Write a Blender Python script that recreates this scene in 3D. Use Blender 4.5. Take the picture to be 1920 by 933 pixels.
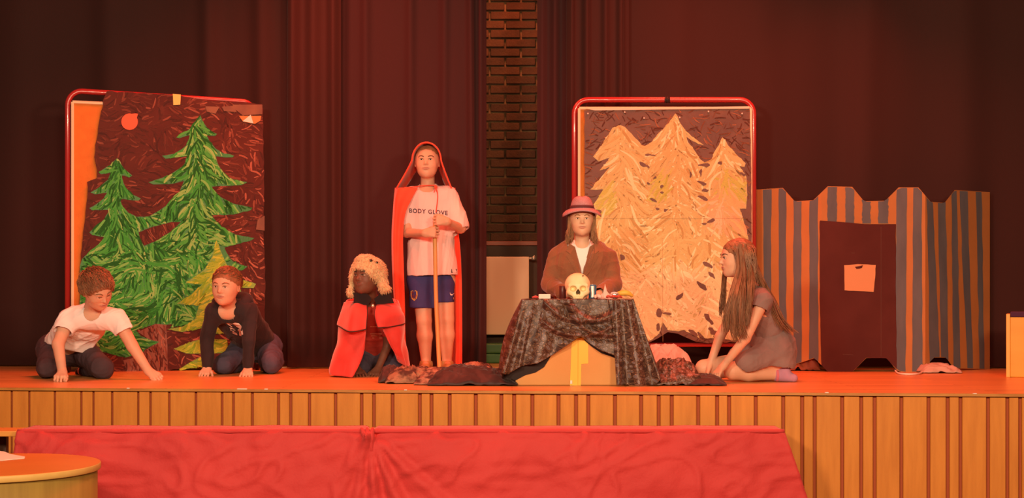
import bpy, bmesh, math, random
import numpy as np
from mathutils import Vector, Matrix, noise
from mathutils.bvhtree import BVHTree
from mathutils.geometry import tessellate_polygon

for o in list(bpy.data.objects):
    bpy.data.objects.remove(o)
SC = bpy.context.scene
COL = SC.collection
random.seed(7)
RNG = np.random.default_rng(7)
PI = math.pi

# ---------------------------------------------------------------- camera
F = 2670.0          # focal length in pixels (1920 px wide frame)
CX, HY = 960.0, 561.0   # principal column, eye level row
EYE = 1.5           # camera height above the hall floor
STAGE = 1.0         # stage floor height
cam_d = bpy.data.cameras.new('camera')
cam = bpy.data.objects.new('camera', cam_d)
COL.objects.link(cam)
cam.location = (0, 0, EYE)
cam.rotation_euler = (PI / 2, 0, 0)
cam_d.sensor_width = 36.0
cam_d.lens = F / 1920 * 36.0
cam_d.shift_y = (HY - 466.5) / 1920
cam_d.clip_end = 100
SC.camera = cam

# ---------------------------------------------------------------- world and exposure
w = bpy.data.worlds.new('world')
SC.world = w
w.use_nodes = True
w.node_tree.nodes['Background'].inputs[0].default_value = (1.0, 0.40, 0.25, 1)
w.node_tree.nodes['Background'].inputs[1].default_value = 0.11
SC.view_settings.view_transform = 'Standard'
SC.view_settings.look = 'None'
SC.view_settings.gamma = 1
SC.view_settings.exposure = 0.0

# ---------------------------------------------------------------- lamps
def lamp_area(name, loc, target, energy, col, sx, sy, spread=180):
    d = bpy.data.lights.new(name, 'AREA')
    d.shape = 'RECTANGLE'; d.size = sx; d.size_y = sy
    d.energy = energy; d.color = col; d.spread = math.radians(spread)
    o = bpy.data.objects.new(name, d); COL.objects.link(o)
    o.location = loc
    o.rotation_euler = (Vector(target) - Vector(loc)).to_track_quat('-Z', 'Y').to_euler()
    return o
def lamp_spot(name, loc, target, energy, col, angle, blend=0.6, rad=0.08):
    d = bpy.data.lights.new(name, 'SPOT')
    d.energy = energy; d.color = col; d.spot_size = math.radians(angle); d.spot_blend = blend
    d.shadow_soft_size = rad
    o = bpy.data.objects.new(name, d); COL.objects.link(o)
    o.location = loc
    o.rotation_euler = (Vector(target) - Vector(loc)).to_track_quat('-Z', 'Y').to_euler()
    return o
# warm front lights hung in the hall, aimed at the stage
lamp_area('front_light', (-2.2, 1.9, 3.2), (-1.0, 9.0, 1.5), 215, (1.0, 0.68, 0.46), 0.7, 0.4)
lamp_area('front_light', (0.0, 1.7, 2.9), (0.0, 9.0, 1.6), 175, (1.0, 0.64, 0.38), 0.7, 0.4)
lamp_area('front_light', (2.1, 1.9, 2.9), (0.9, 9.0, 1.6), 185, (1.0, 0.63, 0.37), 0.7, 0.4)
# red stage lights overhead, a little behind the players
lamp_area('red_top_light', (-1.6, 8.9, 4.6), (-1.4, 8.8, 1.0), 105, (1.0, 0.10, 0.045), 2.2, 0.5, 130)
lamp_area('red_top_light', (1.7, 8.9, 4.6), (1.5, 8.7, 1.0), 105, (1.0, 0.10, 0.045), 2.2, 0.5, 130)
# small warm-white spot on the table and the right-hand board
lamp_spot('warm_spot', (0.9, 3.2, 4.4), (0.75, 9.2, 1.65), 420, (1.0, 0.74, 0.42), 17, 0.9, 0.15)
# red washes grazing the curtains
lamp_spot('red_wash', (-0.6, 9.3, 4.9), (-1.9, 10.6, 2.0), 60, (1.0, 0.10, 0.05), 26, 0.8)
lamp_spot('red_wash', (0.0, 10.75, 4.6), (0.0, 11.45, 3.2), 70, (1.0, 0.08, 0.02), 60, 0.8)
lamp_area('radiator_fill', (-0.15, 10.62, 4.5), (-0.1, 11.4, 1.5), 13, (1.0, 0.36, 0.15), 0.4, 0.3, 110)  # added fill without a known source, brightens the radiator and bricks
lamp_spot('red_wash', (3.0, 9.0, 4.9), (2.3, 10.3, 2.9), 70, (1.0, 0.10, 0.05), 34, 0.8)

# narrow red beams skimming down the curtains
lamp_spot('red_beam', (-1.05, 10.22, 4.75), (-1.75, 10.40, 2.75), 26, (1.0, 0.07, 0.03), 7, 1.0, 0.03)
lamp_spot('red_beam', (-0.35, 10.15, 4.75), (-1.0, 10.40, 2.9), 16, (1.0, 0.07, 0.03), 7, 1.0, 0.03)
lamp_spot('red_beam', (2.75, 9.95, 4.75), (2.15, 10.3, 2.7), 22, (1.0, 0.07, 0.03), 8, 1.0, 0.03)

# ---------------------------------------------------------------- helpers: pixels to places
def P(x, y, Z):
    """world point seen at pixel (x, y) at depth Z"""
    return Vector(((x - CX) / F * Z, Z, EYE + (HY - y) / F * Z))
def G(x, Z, dz=0.0):
    """point on the stage floor in column x at depth Z"""
    return Vector(((x - CX) / F * Z, Z, STAGE + dz))

# ---------------------------------------------------------------- helpers: objects
def mesh_from(verts, faces, name='m', smooth=True):
    me = bpy.data.meshes.new(name)
    me.from_pydata([tuple(v) for v in verts], [], [tuple(f) for f in faces])
    if smooth:
        me.polygons.foreach_set('use_smooth', [True] * len(me.polygons))
    me.update()
    return me
def mesh_np(V, Q, name='m', smooth=True):
    me = bpy.data.meshes.new(name)
    n, m = len(V), len(Q)
    k = Q.shape[1] if m else 4
    me.vertices.add(n); me.vertices.foreach_set('co', np.ascontiguousarray(V, dtype=np.float32).ravel())
    me.loops.add(m * k); me.loops.foreach_set('vertex_index', np.ascontiguousarray(Q, dtype=np.int32).ravel())
    me.polygons.add(m)
    me.polygons.foreach_set('loop_start', np.arange(0, m * k, k, dtype=np.int32))
    me.polygons.foreach_set('loop_total', np.full(m, k, dtype=np.int32))
    if smooth:
        me.polygons.foreach_set('use_smooth', np.ones(m, dtype=bool))
    me.update(); me.validate()
    return me
def link(name, me, mat=None, parent=None, label=None, cat=None, group=None, kind=None):
    o = bpy.data.objects.new(name, me)
    COL.objects.link(o)
    if mat is not None and me is not None:
        for m_ in (mat if isinstance(mat, (list, tuple)) else [mat]):
            me.materials.append(m_)
    if parent is not None:
        o.parent = parent
        o.matrix_parent_inverse = Matrix.Translation(parent.location).inverted()
    if label: o['label'] = label
    if cat: o['category'] = cat
    if group: o['group'] = group
    if kind: o['kind'] = kind
    return o
def thing(name, loc, label, cat, group=None):
    o = link(name, None, None, None, label, cat, group)
    o.empty_display_size = 0.1
    o.location = loc
    return o
def struct(name, me, mat):
    return link(name, me, mat, None, None, None, None, 'structure')

class MB:
    """collects simple shapes into one mesh"""
    def __init__(s): s.v = []; s.f = []
    def add(s, vs, fs):
        b = len(s.v); s.v += [tuple(v) for v in vs]; s.f += [tuple(i + b for i in f) for f in fs]
        return s
    def hexa(s, p):  # 8 points: bottom 4 (ccw), top 4
        return s.add(p, [(3, 2, 1, 0), (4, 5, 6, 7), (0, 1, 5, 4), (1, 2, 6, 5), (2, 3, 7, 6), (3, 0, 4, 7)])
    def box(s, c, h, M=None):
        M = M or Matrix.Identity(3)
        c = Vector(c)
        pts = [c + M @ Vector((x * h[0], y * h[1], z * h[2])) for z in (-1, 1) for x, y in ((-1, -1), (1, -1), (1, 1), (-1, 1))]
        return s.hexa(pts)
    def tube(s, pts, r, n=8, caps=True):
        pts = [Vector(p) for p in pts]
        rs = r if isinstance(r, (list, tuple)) else [r] * len(pts)
        up = None; rings = []
        for i, p in enumerate(pts):
            a = pts[max(i - 1, 0)]; b = pts[min(i + 1, len(pts) - 1)]
            t = (b - a)
            t = t.normalized() if t.length > 1e-9 else Vector((0, 0, 1))
            if up is None:
                up = t.orthogonal().normalized()
            up = (up - t * up.dot(t))
            up = up.normalized() if up.length > 1e-6 else t.orthogonal().normalized()
            sd = t.cross(up)
            rings.append([p + (up * math.cos(2 * PI * k / n) + sd * math.sin(2 * PI * k / n)) * rs[i] for k in range(n)])
        vs = [v for R in rings for v in R]
        fs = []
        for i in range(len(rings) - 1):
            for k in range(n):
                fs.append((i * n + k, i * n + (k + 1) % n, (i + 1) * n + (k + 1) % n, (i + 1) * n + k))
        if caps:
            fs.append(tuple(reversed(range(n))))
            fs.append(tuple((len(rings) - 1) * n + k for k in range(n)))
        return s.add(vs, fs)
    def lathe(s, prof, c, n=40, M=None, sx=1, sy=1):
        M = M or Matrix.Identity(3); c = Vector(c)
        vs = []; fs = []
        for (r, z) in prof:
            for k in range(n):
                a = 2 * PI * k / n
                vs.append(c + M @ Vector((r * math.cos(a) * sx, r * math.sin(a) * sy, z)))
        for i in range(len(prof) - 1):
            for k in range(n):
                fs.append((i * n + k, i * n + (k + 1) % n, (i + 1) * n + (k + 1) % n, (i + 1) * n + k))
        fs.append(tuple(reversed(range(n))))
        fs.append(tuple((len(prof) - 1) * n + k for k in range(n)))
        return s.add(vs, fs)
    def sphere(s, c, r, n=14, M=None):
        M = M or Matrix.Identity(3); c = Vector(c)
        r = r if isinstance(r, (list, tuple)) else (r, r, r)
        vs = [c + M @ Vector((0, 0, -r[2]))]; fs = []
        rows = n // 2
        for i in range(1, rows):
            ph = -PI / 2 + PI * i / rows
            for k in range(n):
                a = 2 * PI * k / n
                vs.append(c + M @ Vector((r[0] * math.cos(ph) * math.cos(a), r[1] * math.cos(ph) * math.sin(a), r[2] * math.sin(ph))))
        vs.append(c + M @ Vector((0, 0, r[2])))
        for k in range(n):
            fs.append((0, 1 + (k + 1) % n, 1 + k))
            fs.append((len(vs) - 1, 1 + (rows - 2) * n + k, 1 + (rows - 2) * n + (k + 1) % n))
        for i in range(rows - 2):
            for k in range(n):
                fs.append((1 + i * n + k, 1 + i * n + (k + 1) % n, 1 + (i + 1) * n + (k + 1) % n, 1 + (i + 1) * n + k))
        return s.add(vs, fs)
    def mesh(s, smooth=True): return mesh_from(s.v, s.f, smooth=smooth)
    def build(s, name, mat, parent=None, smooth=True, **k):
        return link(name, s.mesh(smooth), mat, parent, **k)

def bevel_mesh(me, w=0.004, seg=2):
    bm = bmesh.new(); bm.from_mesh(me)
    bmesh.ops.bevel(bm, geom=list(bm.edges), offset=w, segments=seg, affect='EDGES', profile=0.6)
    bm.to_mesh(me); bm.free()
    return me

def sheet(pts, t, name='m'):
    """closed thin cloth from a grid of points (m, n, 3)"""
    A = np.asarray(pts, dtype=float)
    m, n = A.shape[:2]
    du = np.gradient(A, axis=1); dv = np.gradient(A, axis=0)
    N = np.cross(du, dv); L = np.linalg.norm(N, axis=2, keepdims=True); L[L == 0] = 1
    N /= L
    V = np.concatenate([(A + N * t / 2).reshape(-1, 3), (A - N * t / 2).reshape(-1, 3)])
    o = m * n
    I = np.arange(o).reshape(m, n)
    a, b, c, d = I[:-1, :-1].ravel(), I[:-1, 1:].ravel(), I[1:, 1:].ravel(), I[1:, :-1].ravel()
    q = [np.stack([a, b, c, d], 1), np.stack([d, c, b, a], 1) + o]
    def rim(e):
        e = np.asarray(e)
        q.append(np.stack([e[1:], e[:-1], e[:-1] + o, e[1:] + o], 1))
    rim(I[0, :]); rim(I[::-1, 0]); rim(I[-1, ::-1]); rim(I[:, -1])
    return mesh_np(V, np.concatenate(q), name)

def flat(poly, fn, off, t):
    """thin slab with outline poly (pixels) placed by fn(x, y, offset)"""
    n = len(poly)
    tris = tessellate_polygon([[Vector((p[0], -p[1], 0)) for p in poly]])
    vs = [fn(x, y, off) for x, y in poly] + [fn(x, y, off - t) for x, y in poly]
    fs = []
    for a, b, c in tris:
        ar = (poly[b][0] - poly[a][0]) * (-(poly[c][1] - poly[a][1])) + (poly[b][1] - poly[a][1]) * (poly[c][0] - poly[a][0])
        if ar < 0: a, b = b, a
        fs.append((a, b, c)); fs.append((c + n, b + n, a + n))
    area = sum(poly[i][0] * -poly[(i + 1) % n][1] + poly[(i + 1) % n][0] * poly[i][1] for i in range(n))
    for i in range(n):
        j = (i + 1) % n
        fs.append((j, i, i + n, j + n) if area > 0 else (i, j, j + n, i + n))
    return vs, fs

def rough_poly(poly, amp, step, seed=0):
    """subdivide an outline and make it ragged like a brushed edge"""
    out = []
    for i in range(len(poly)):
        a = poly[i]; b = poly[(i + 1) % len(poly)]
        L = math.hypot(b[0] - a[0], b[1] - a[1]); k = max(1, int(L / step))
        for j in range(k):
            t = j / k
            x = a[0] + (b[0] - a[0]) * t; y = a[1] + (b[1] - a[1]) * t
            nx = noise.noise(Vector((x * .13, y * .13, seed))) * amp
            ny = noise.noise(Vector((x * .13, y * .13, seed + 9))) * amp
            out.append((x + nx, y + ny))
    return out
def inside(poly, x, y):
    r = False; j = len(poly) - 1
    for i in range(len(poly)):
        xi, yi = poly[i]; xj, yj = poly[j]
        if (yi > y) != (yj > y) and x < (xj - xi) * (y - yi) / (yj - yi) + xi: r = not r
        j = i
    return r
def catmull(pts, n=6):
    pts = [Vector(p) for p in pts]; out = []
    for i in range(len(pts) - 1):
        p0 = pts[max(i - 1, 0)]; p1 = pts[i]; p2 = pts[i + 1]; p3 = pts[min(i + 2, len(pts) - 1)]
        for j in range(n):
            t = j / n
            out.append(0.5 * ((2 * p1) + (p2 - p0) * t + (2 * p0 - 5 * p1 + 4 * p2 - p3) * t * t + (3 * p1 - p0 - 3 * p2 + p3) * t ** 3))
    out.append(pts[-1])
    return out

# ---------------------------------------------------------------- materials
def mat(name, col, rough=0.7, col2=None, scale=8, stretch=(1, 1, 1), bump=0.0, bscale=40, metal=0, spec=0.4,
        sheen=0, sss=0, contrast=0.35, coat=0, detail=6):
    m = bpy.data.materials.new(name); m.use_nodes = True
    nt = m.node_tree; N = nt.nodes; Lk = nt.links
    b = N['Principled BSDF']
    b.inputs['Base Color'].default_value = (*col, 1)
    b.inputs['Roughness'].default_value = rough
    b.inputs['Metallic'].default_value = metal
    b.inputs['Specular IOR Level'].default_value = spec
    if sheen:
        b.inputs['Sheen Weight'].default_value = sheen
        b.inputs['Sheen Roughness'].default_value = 0.4
    if sss:
        b.inputs['Subsurface Weight'].default_value = sss
        b.inputs['Subsurface Radius'].default_value = (0.6, 0.2, 0.1)
        b.inputs['Subsurface Scale'].default_value = 0.02
    if coat: b.inputs['Coat Weight'].default_value = coat
    tc = N.new('ShaderNodeTexCoord'); mp = N.new('ShaderNodeMapping')
    mp.inputs['Scale'].default_value = stretch
    Lk.new(tc.outputs['Object'], mp.inputs['Vector'])
    if col2 is not None:
        ns = N.new('ShaderNodeTexNoise'); ns.inputs['Scale'].default_value = scale; ns.inputs['Detail'].default_value = detail
        Lk.new(mp.outputs[0], ns.inputs['Vector'])
        r = N.new('ShaderNodeValToRGB')
        r.color_ramp.elements[0].position = 0.5 - contrast / 2; r.color_ramp.elements[1].position = 0.5 + contrast / 2
        r.color_ramp.elements[0].color = (*col, 1); r.color_ramp.elements[1].color = (*col2, 1)
        Lk.new(ns.outputs['Fac'], r.inputs[0]); Lk.new(r.outputs[0], b.inputs['Base Color'])
    if bump:
        nb = N.new('ShaderNodeTexNoise'); nb.inputs['Scale'].default_value = bscale; nb.inputs['Detail'].default_value = 5
        Lk.new(mp.outputs[0], nb.inputs['Vector'])
        bp = N.new('ShaderNodeBump'); bp.inputs['Strength'].default_value = bump; bp.inputs['Distance'].default_value = 0.01
        Lk.new(nb.outputs['Fac'], bp.inputs['Height']); Lk.new(bp.outputs[0], b.inputs['Normal'])
    return m
def paint_mat(name, rough=0.55):
    """poster paint, its pigment stored per brush stroke"""
    m = mat(name, (1, 1, 1), rough, bump=0.35, bscale=120, spec=0.15)
    N = m.node_tree.nodes; a = N.new('ShaderNodeAttribute'); a.attribute_name = 'pigment'
    m.node_tree.links.new(a.outputs['Color'], N['Principled BSDF'].inputs['Base Color'])
    return m

def srgb(r, g, b):
    f = lambda c: (c / 255 / 12.92) if c / 255 <= 0.04045 else ((c / 255 + 0.055) / 1.055) ** 2.4
    return (f(r), f(g), f(b))
# ================================================================ organic forms: blended solids on a fine grid
def vn(a): return np.array([a[0], a[1], a[2]], dtype=float)
def rc(a, b, ra, rb, flat_axis=None, fl=1.0):
    """tapered limb from a to b; fl < 1 flattens it along flat_axis"""
    a = vn(a); b = vn(b); ab = b - a; L2 = max(float(ab @ ab), 1e-12)
    fa = None if flat_axis is None else vn(Vector(flat_axis).normalized())
    m = max(ra, rb) * max(1, fl)
    def f(X, Y, Z):
        x = X - a[0]; y = Y - a[1]; z = Z - a[2]
        t = np.clip((x * ab[0] + y * ab[1] + z * ab[2]) / L2, 0, 1)
        x = x - t * ab[0]; y = y - t * ab[1]; z = z - t * ab[2]
        if fa is not None:
            q = (x * fa[0] + y * fa[1] + z * fa[2]) * (1 / fl - 1)
            x = x + q * fa[0]; y = y + q * fa[1]; z = z + q * fa[2]
            return (np.sqrt(x * x + y * y + z * z) - (ra + (rb - ra) * t)) * min(1, (fl + 1) / 2)
        return np.sqrt(x * x + y * y + z * z) - (ra + (rb - ra) * t)
    return f, np.minimum(a, b) - m, np.maximum(a, b) + m
def el(c, r, M=None):
    """ellipsoid; M's columns are its axes"""
    c = vn(c); r = (r, r, r) if isinstance(r, (int, float)) else r
    M = np.eye(3) if M is None else np.array(M)
    m = np.sqrt(((M * np.array(r)) ** 2).sum(axis=1)) + 1e-4
    def f(X, Y, Z):
        x = X - c[0]; y = Y - c[1]; z = Z - c[2]
        k0 = 0; k1 = 0
        for i in range(3):
            q = (x * M[0, i] + y * M[1, i] + z * M[2, i]) / r[i]
            k0 = k0 + q * q; k1 = k1 + (q / r[i]) ** 2
        k0 = np.sqrt(k0); k1 = np.sqrt(k1) + 1e-9
        return k0 * (k0 - 1) / k1
    return f, c - m, c + m
def hull(planes, lo, hi):
    """convex region: all n.(p - q) < 0"""
    pl = [(vn(Vector(n).normalized()), vn(q)) for n, q in planes]
    def f(X, Y, Z):
        d = -9.0
        for n, q in pl:
            d = np.maximum(d, (X - q[0]) * n[0] + (Y - q[1]) * n[1] + (Z - q[2]) * n[2])
        return d
    return f, vn(lo), vn(hi)

class Vol:
    def __init__(s, h): s.h = h; s.ops = []
    def u(s, p, k=0.02): s.ops.append(('u', p, k)); return s
    def cut(s, p, k=0.0): s.ops.append(('c', p, k)); return s
    def keep(s, n, q): s.ops.append(('k', (vn(Vector(n).normalized()), vn(q)), 0)); return s  # keeps n.(p-q) < 0
    def nets(s):
        h = s.h
        U = [o for o in s.ops if o[0] == 'u']
        lo = np.min([o[1][1] for o in U], axis=0) - 3 * h - 0.01
        hi = np.max([o[1][2] for o in U], axis=0) + 3 * h + 0.01
        n = np.ceil((hi - lo) / h).astype(int) + 1
        D = np.full(n, 0.4, dtype=np.float32)
        ax = [(lo[i] + h * np.arange(n[i])).astype(np.float32) for i in range(3)]
        for typ, p, k in s.ops:
            if typ == 'k':
                nn, q = p
                d = ((ax[0] - q[0]) * nn[0])[:, None, None] + ((ax[1] - q[1]) * nn[1])[None, :, None] + ((ax[2] - q[2]) * nn[2])[None, None, :]
                np.maximum(D, d.astype(np.float32), out=D)
                continue
            f, a, b = p
            mg = k + 2.5 * h
            i0 = np.clip(np.floor((a - mg - lo) / h).astype(int), 0, n - 1)
            i1 = np.clip(np.ceil((b + mg - lo) / h).astype(int) + 1, 1, n)
            if np.any(i1 <= i0): continue
            sl = tuple(slice(i0[i], i1[i]) for i in range(3))
            d = f(ax[0][sl[0]][:, None, None], ax[1][sl[1]][None, :, None], ax[2][sl[2]][None, None, :]).astype(np.float32)
            A = D[sl]
            if typ == 'u':
                r = np.minimum(A, d)
                if k > 0: r = r - np.maximum(k - np.abs(A - d), 0) ** 2 / (4 * k)
            else:
                d = -d
                r = np.maximum(A, d)
                if k > 0: r = r + np.maximum(k - np.abs(A - d), 0) ** 2 / (4 * k)
            D[sl] = r
        S = D < 0
        S[0] = S[-1] = False; S[:, 0] = S[:, -1] = False; S[:, :, 0] = S[:, :, -1] = False
        D = np.where(S, D, np.maximum(D, 1e-5))
        cnt = np.zeros(n - 1, dtype=np.int8)
        for a in (0, 1):
            for b in (0, 1):
                for c in (0, 1):
                    cnt += S[a:n[0] - 1 + a, b:n[1] - 1 + b, c:n[2] - 1 + c]
        I, J, K = np.nonzero((cnt > 0) & (cnt < 8))
        idx = np.full(n - 1, -1, dtype=np.int32); idx[I, J, K] = np.arange(len(I))
        acc = np.zeros((len(I), 3)); w_ = np.zeros(len(I))
        corners = [(a, b, c) for a in (0, 1) for b in (0, 1) for c in (0, 1)]
        for c0 in corners:
            for d_ in range(3):
                if c0[d_] == 1: continue
                c1 = list(c0); c1[d_] = 1
                va = D[I + c0[0], J + c0[1], K + c0[2]]; vb = D[I + c1[0], J + c1[1], K + c1[2]]
                m = (va < 0) != (vb < 0)
                t = np.where(m, va / np.where(m, va - vb, 1), 0)
                for e in range(3):
                    acc[:, e] += np.where(m, c0[e] + (t if e == d_ else 0), 0)
                w_ += m
        V = lo + h * (np.stack([I, J, K], 1) + acc / w_[:, None])
        Q = []
        for d_ in range(3):
            a1, a2 = [(1, 2), (2, 0), (0, 1)][d_]
            s0 = [slice(1, None)] * 3; s1 = [slice(1, None)] * 3
            s0[d_] = slice(0, -1); s1[d_] = slice(1, None)
            A = S[tuple(s0)]; B = S[tuple(s1)]
            ii = np.array(np.nonzero(A != B))
            flip = A[tuple(ii)]
            base = ii.copy()
            for e in range(3):
                if e != d_: base[e] += 1
            def cell(o1, o2):
                c = base.copy(); c[a1] -= o1; c[a2] -= o2
                return idx[c[0], c[1], c[2]]
            q = np.stack([cell(1, 1), cell(0, 1), cell(0, 0), cell(1, 0)], 1)
            q[~flip] = q[~flip][:, ::-1]
            Q.append(q)
        Q = np.concatenate(Q)
        Q = Q[(Q >= 0).all(axis=1)]
        return V, Q
def vnormals(V, Q):
    n = np.cross(V[Q[:, 2]] - V[Q[:, 0]], V[Q[:, 3]] - V[Q[:, 1]])
    N = np.zeros_like(V)
    for i in range(4): np.add.at(N, Q[:, i], n)
    L = np.linalg.norm(N, axis=1, keepdims=True); L[L == 0] = 1
    return N / L
def relax(V, Q, it=1, f=0.5):
    for _ in range(it):
        A = np.zeros_like(V); c = np.zeros(len(V))
        for i in range(4):
            a = Q[:, i]; b = Q[:, (i + 1) % 4]
            np.add.at(A, a, V[b]); np.add.at(c, a, 1)
            np.add.at(A, b, V[a]); np.add.at(c, b, 1)
        V = V + (A / np.maximum(c, 1)[:, None] - V) * f
    return V
def wrinkle(V, freq, seed, axis=(0, 0, 1), stretch=3.0, warp=0.6):
    """soft creases running along axis"""
    r = np.random.default_rng(seed)
    a = vn(Vector(axis).normalized())
    W = V - (V @ a)[:, None] * a * (1 - 1 / stretch)
    out = 0
    for i in range(5):
        k = r.normal(size=3); k /= np.linalg.norm(k); k *= freq * (0.6 + 0.35 * i)
        k2 = r.normal(size=3) * freq * 0.5
        ph = r.uniform(0, 6.28)
        s_ = np.sin(W @ k + ph + warp * 2 * np.sin(W @ k2 + ph * 2))
        out = out + (1 - np.abs(s_)) ** 2 / (1 + 0.4 * i)
    return out / 2.2 - 0.45
def organic(vol, name, mt, parent, rl=1, wr=None, **k):
    V, Q = vol.nets()
    V = relax(V, Q, rl)
    if wr:
        for amp, freq, seed, axis in wr:
            V = V + vnormals(V, Q) * (wrinkle(V, freq, seed, axis) * amp)[:, None]
    return link(name, mesh_np(V, Q), mt, parent, **k)
# ================================================================ the setting
SL = -0.09774
def front_y(X): return 8.1 + SL * (X + 2.912)
def front_pt(px, z=STAGE, dy=0.0):
    k = (px - CX) / F
    X = k * (8.1 + SL * 2.912) / (1 - SL * k)
    return Vector((X, front_y(X) + dy, z))

M_oak = mat('oak_veneer', (0.50, 0.18, 0.026), 0.5, (0.64, 0.25, 0.040), 3.0, (9, 9, 0.9), 0.12, 60, spec=0.35, contrast=0.5)
M_groove = mat('groove_backing', (0.34, 0.075, 0.025), 0.8)
M_nose = mat('stage_edge', (0.52, 0.24, 0.05), 0.45, (0.38, 0.15, 0.03), 5, (1, 8, 8), 0.1, 50)
M_hall = mat('hall_floor', (0.16, 0.07, 0.03), 0.5, (0.22, 0.10, 0.05), 4)
M_brick_mortar = mat('mortar', (0.050, 0.024, 0.011), 0.95, (0.20, 0.12, 0.055), 4, bump=0.4, bscale=90)

def stage_floor_mat():
    m = mat('stage_boards', (0.68, 0.31, 0.095), 0.33, (0.82, 0.41, 0.125), 2.2, (0.8, 9, 1), 0.06, 30, spec=0.35, contrast=0.6)
    nt = m.node_tree; N = nt.nodes; L = nt.links
    b = N['Principled BSDF']
    base = b.inputs['Base Color'].links[0].from_socket
    # thin seams between the narrow strips, too close together at this distance to be told apart
    tc = N.new('ShaderNodeTexCoord'); br = N.new('ShaderNodeTexBrick')
    br.inputs['Scale'].default_value = 1; br.inputs['Brick Width'].default_value = 1.3; br.inputs['Row Height'].default_value = 0.07
    br.inputs['Mortar Size'].default_value = 0.0025
    br.inputs['Color1'].default_value = (1, 1, 1, 1); br.inputs['Color2'].default_value = (0.78, 0.74, 0.7, 1); br.inputs['Mortar'].default_value = (0.45, 0.35, 0.3, 1)
    L.new(tc.outputs['Object'], br.inputs['Vector'])
    mx = N.new('ShaderNodeMixRGB'); mx.blend_type = 'MULTIPLY'; mx.inputs[0].default_value = 0.8
    L.new(base, mx.inputs[1]); L.new(br.outputs['Color'], mx.inputs[2]); L.new(mx.outputs[0], b.inputs['Base Color'])
    return m
M_floor = stage_floor_mat()

# hall floor
mb = MB(); mb.box((0, 3, -0.05), (7, 6.2, 0.05)); struct('floor', mb.mesh(False), M_hall)
# stage floor slab
xa, xb = -5.2, 5.2
mb = MB(); mb.hexa([Vector(v) for v in ((xa, front_y(xa), .9855), (xb, front_y(xb), .9855), (xb, 12, .9855), (xa, 12, .9855), (xa, front_y(xa), 1), (xb, front_y(xb), 1), (xb, 12, 1), (xa, 12, 1))])
stage_floor = struct('floor', mb.mesh(False), M_floor)
# front edge nosing
d = Vector((1, SL, 0)).normalized(); nrm = Vector((d.y, -d.x, 0))
mb = MB()
A_ = Vector((xa, front_y(xa), 0)); B_ = Vector((xb, front_y(xb), 0))
mb.hexa([A_ + nrm * .018 + Vector((0, 0, .985)), B_ + nrm * .018 + Vector((0, 0, .985)), B_ - nrm * .0 + Vector((0, 0, .985)), A_ - nrm * .0 + Vector((0, 0, .985)),
         A_ + nrm * .018 + Vector((0, 0, 1.0)), B_ + nrm * .018 + Vector((0, 0, 1.0)), B_ - nrm * .0 + Vector((0, 0, 1.0)), A_ - nrm * .0 + Vector((0, 0, 1.0))])
struct('trim_1', mb.mesh(False), M_nose)
# front wall of the stage with its planks
mb = MB(); mb.hexa([A_ + nrm * -.016, B_ + nrm * -.016, B_ - nrm * .12, A_ - nrm * .12] + [p + Vector((0, 0, .985)) for p in (A_ + nrm * -.016, B_ + nrm * -.016, B_ - nrm * .12, A_ - nrm * .12)])
front = struct('wall_front', mb.mesh(False), M_groove)
gr = [-28, -6, 21.5, 54.5, 102.5, 152, 175, 210, 259, 282, 317, 367, 416, 437.5, 473, 522, 545, 580, 629, 678, 701, 736, 787, 809, 843, 892, 940, 964, 998, 1047,
      1080, 1103, 1153, 1202, 1235, 1259.5, 1309, 1344.5, 1367, 1417, 1468.5, 1504, 1527.6, 1579, 1614.7, 1640, 1690, 1741, 1777, 1801, 1852.7, 1889, 1913, 1965]
for i in range(len(gr) - 1):
    gw = 2.0 + 1.4 * min(1, max(0, (gr[i] - 300) / 500))
    a = front_pt(gr[i] + gw, 0, -.001); b = front_pt(gr[i + 1] - gw, 0, -.001)
    mb = MB()
    dz = random.uniform(-.002, .002); pr = random.uniform(0, .003)
    q = [a + nrm * (.0 + pr), b + nrm * (.0 + pr), b - nrm * .015, a - nrm * .015]
    mb.hexa([v + Vector((0, 0, .0)) for v in q] + [v + Vector((0, 0, .981 + dz)) for v in q])
    me = bevel_mesh(mb.mesh(False), .003, 1)
    link('plank', me, M_oak, front)
# off-white specks of tape on the front edge
M_white = mat('white_paper', (0.8, 0.74, 0.66), 0.8)
for px, wd in ((242, 5), (500, 6), (455, 18), (761, 5), (1549, 6), (1826, 6)):
    p = front_pt(px, 1.001, -.012)
    mb = MB(); mb.box(p, (wd / 330 / 2, .009, .002)); mb.build('tape_scrap', M_white, None, False,
        label='%s of white tape on the stage edge %s' % (
            'long strip' if wd > 10 else 'scrap', {242: 'before the boy in a white T-shirt', 500: 'right of the boy in a black hoodie', 455: 'before the boy in a black hoodie', 761: 'below the heap of shawls',
             1549: 'right of the girl in the grey dress', 1826: 'near the yellow box'}[px]), cat='tape', group='tape scraps on the stage edge')

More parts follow.
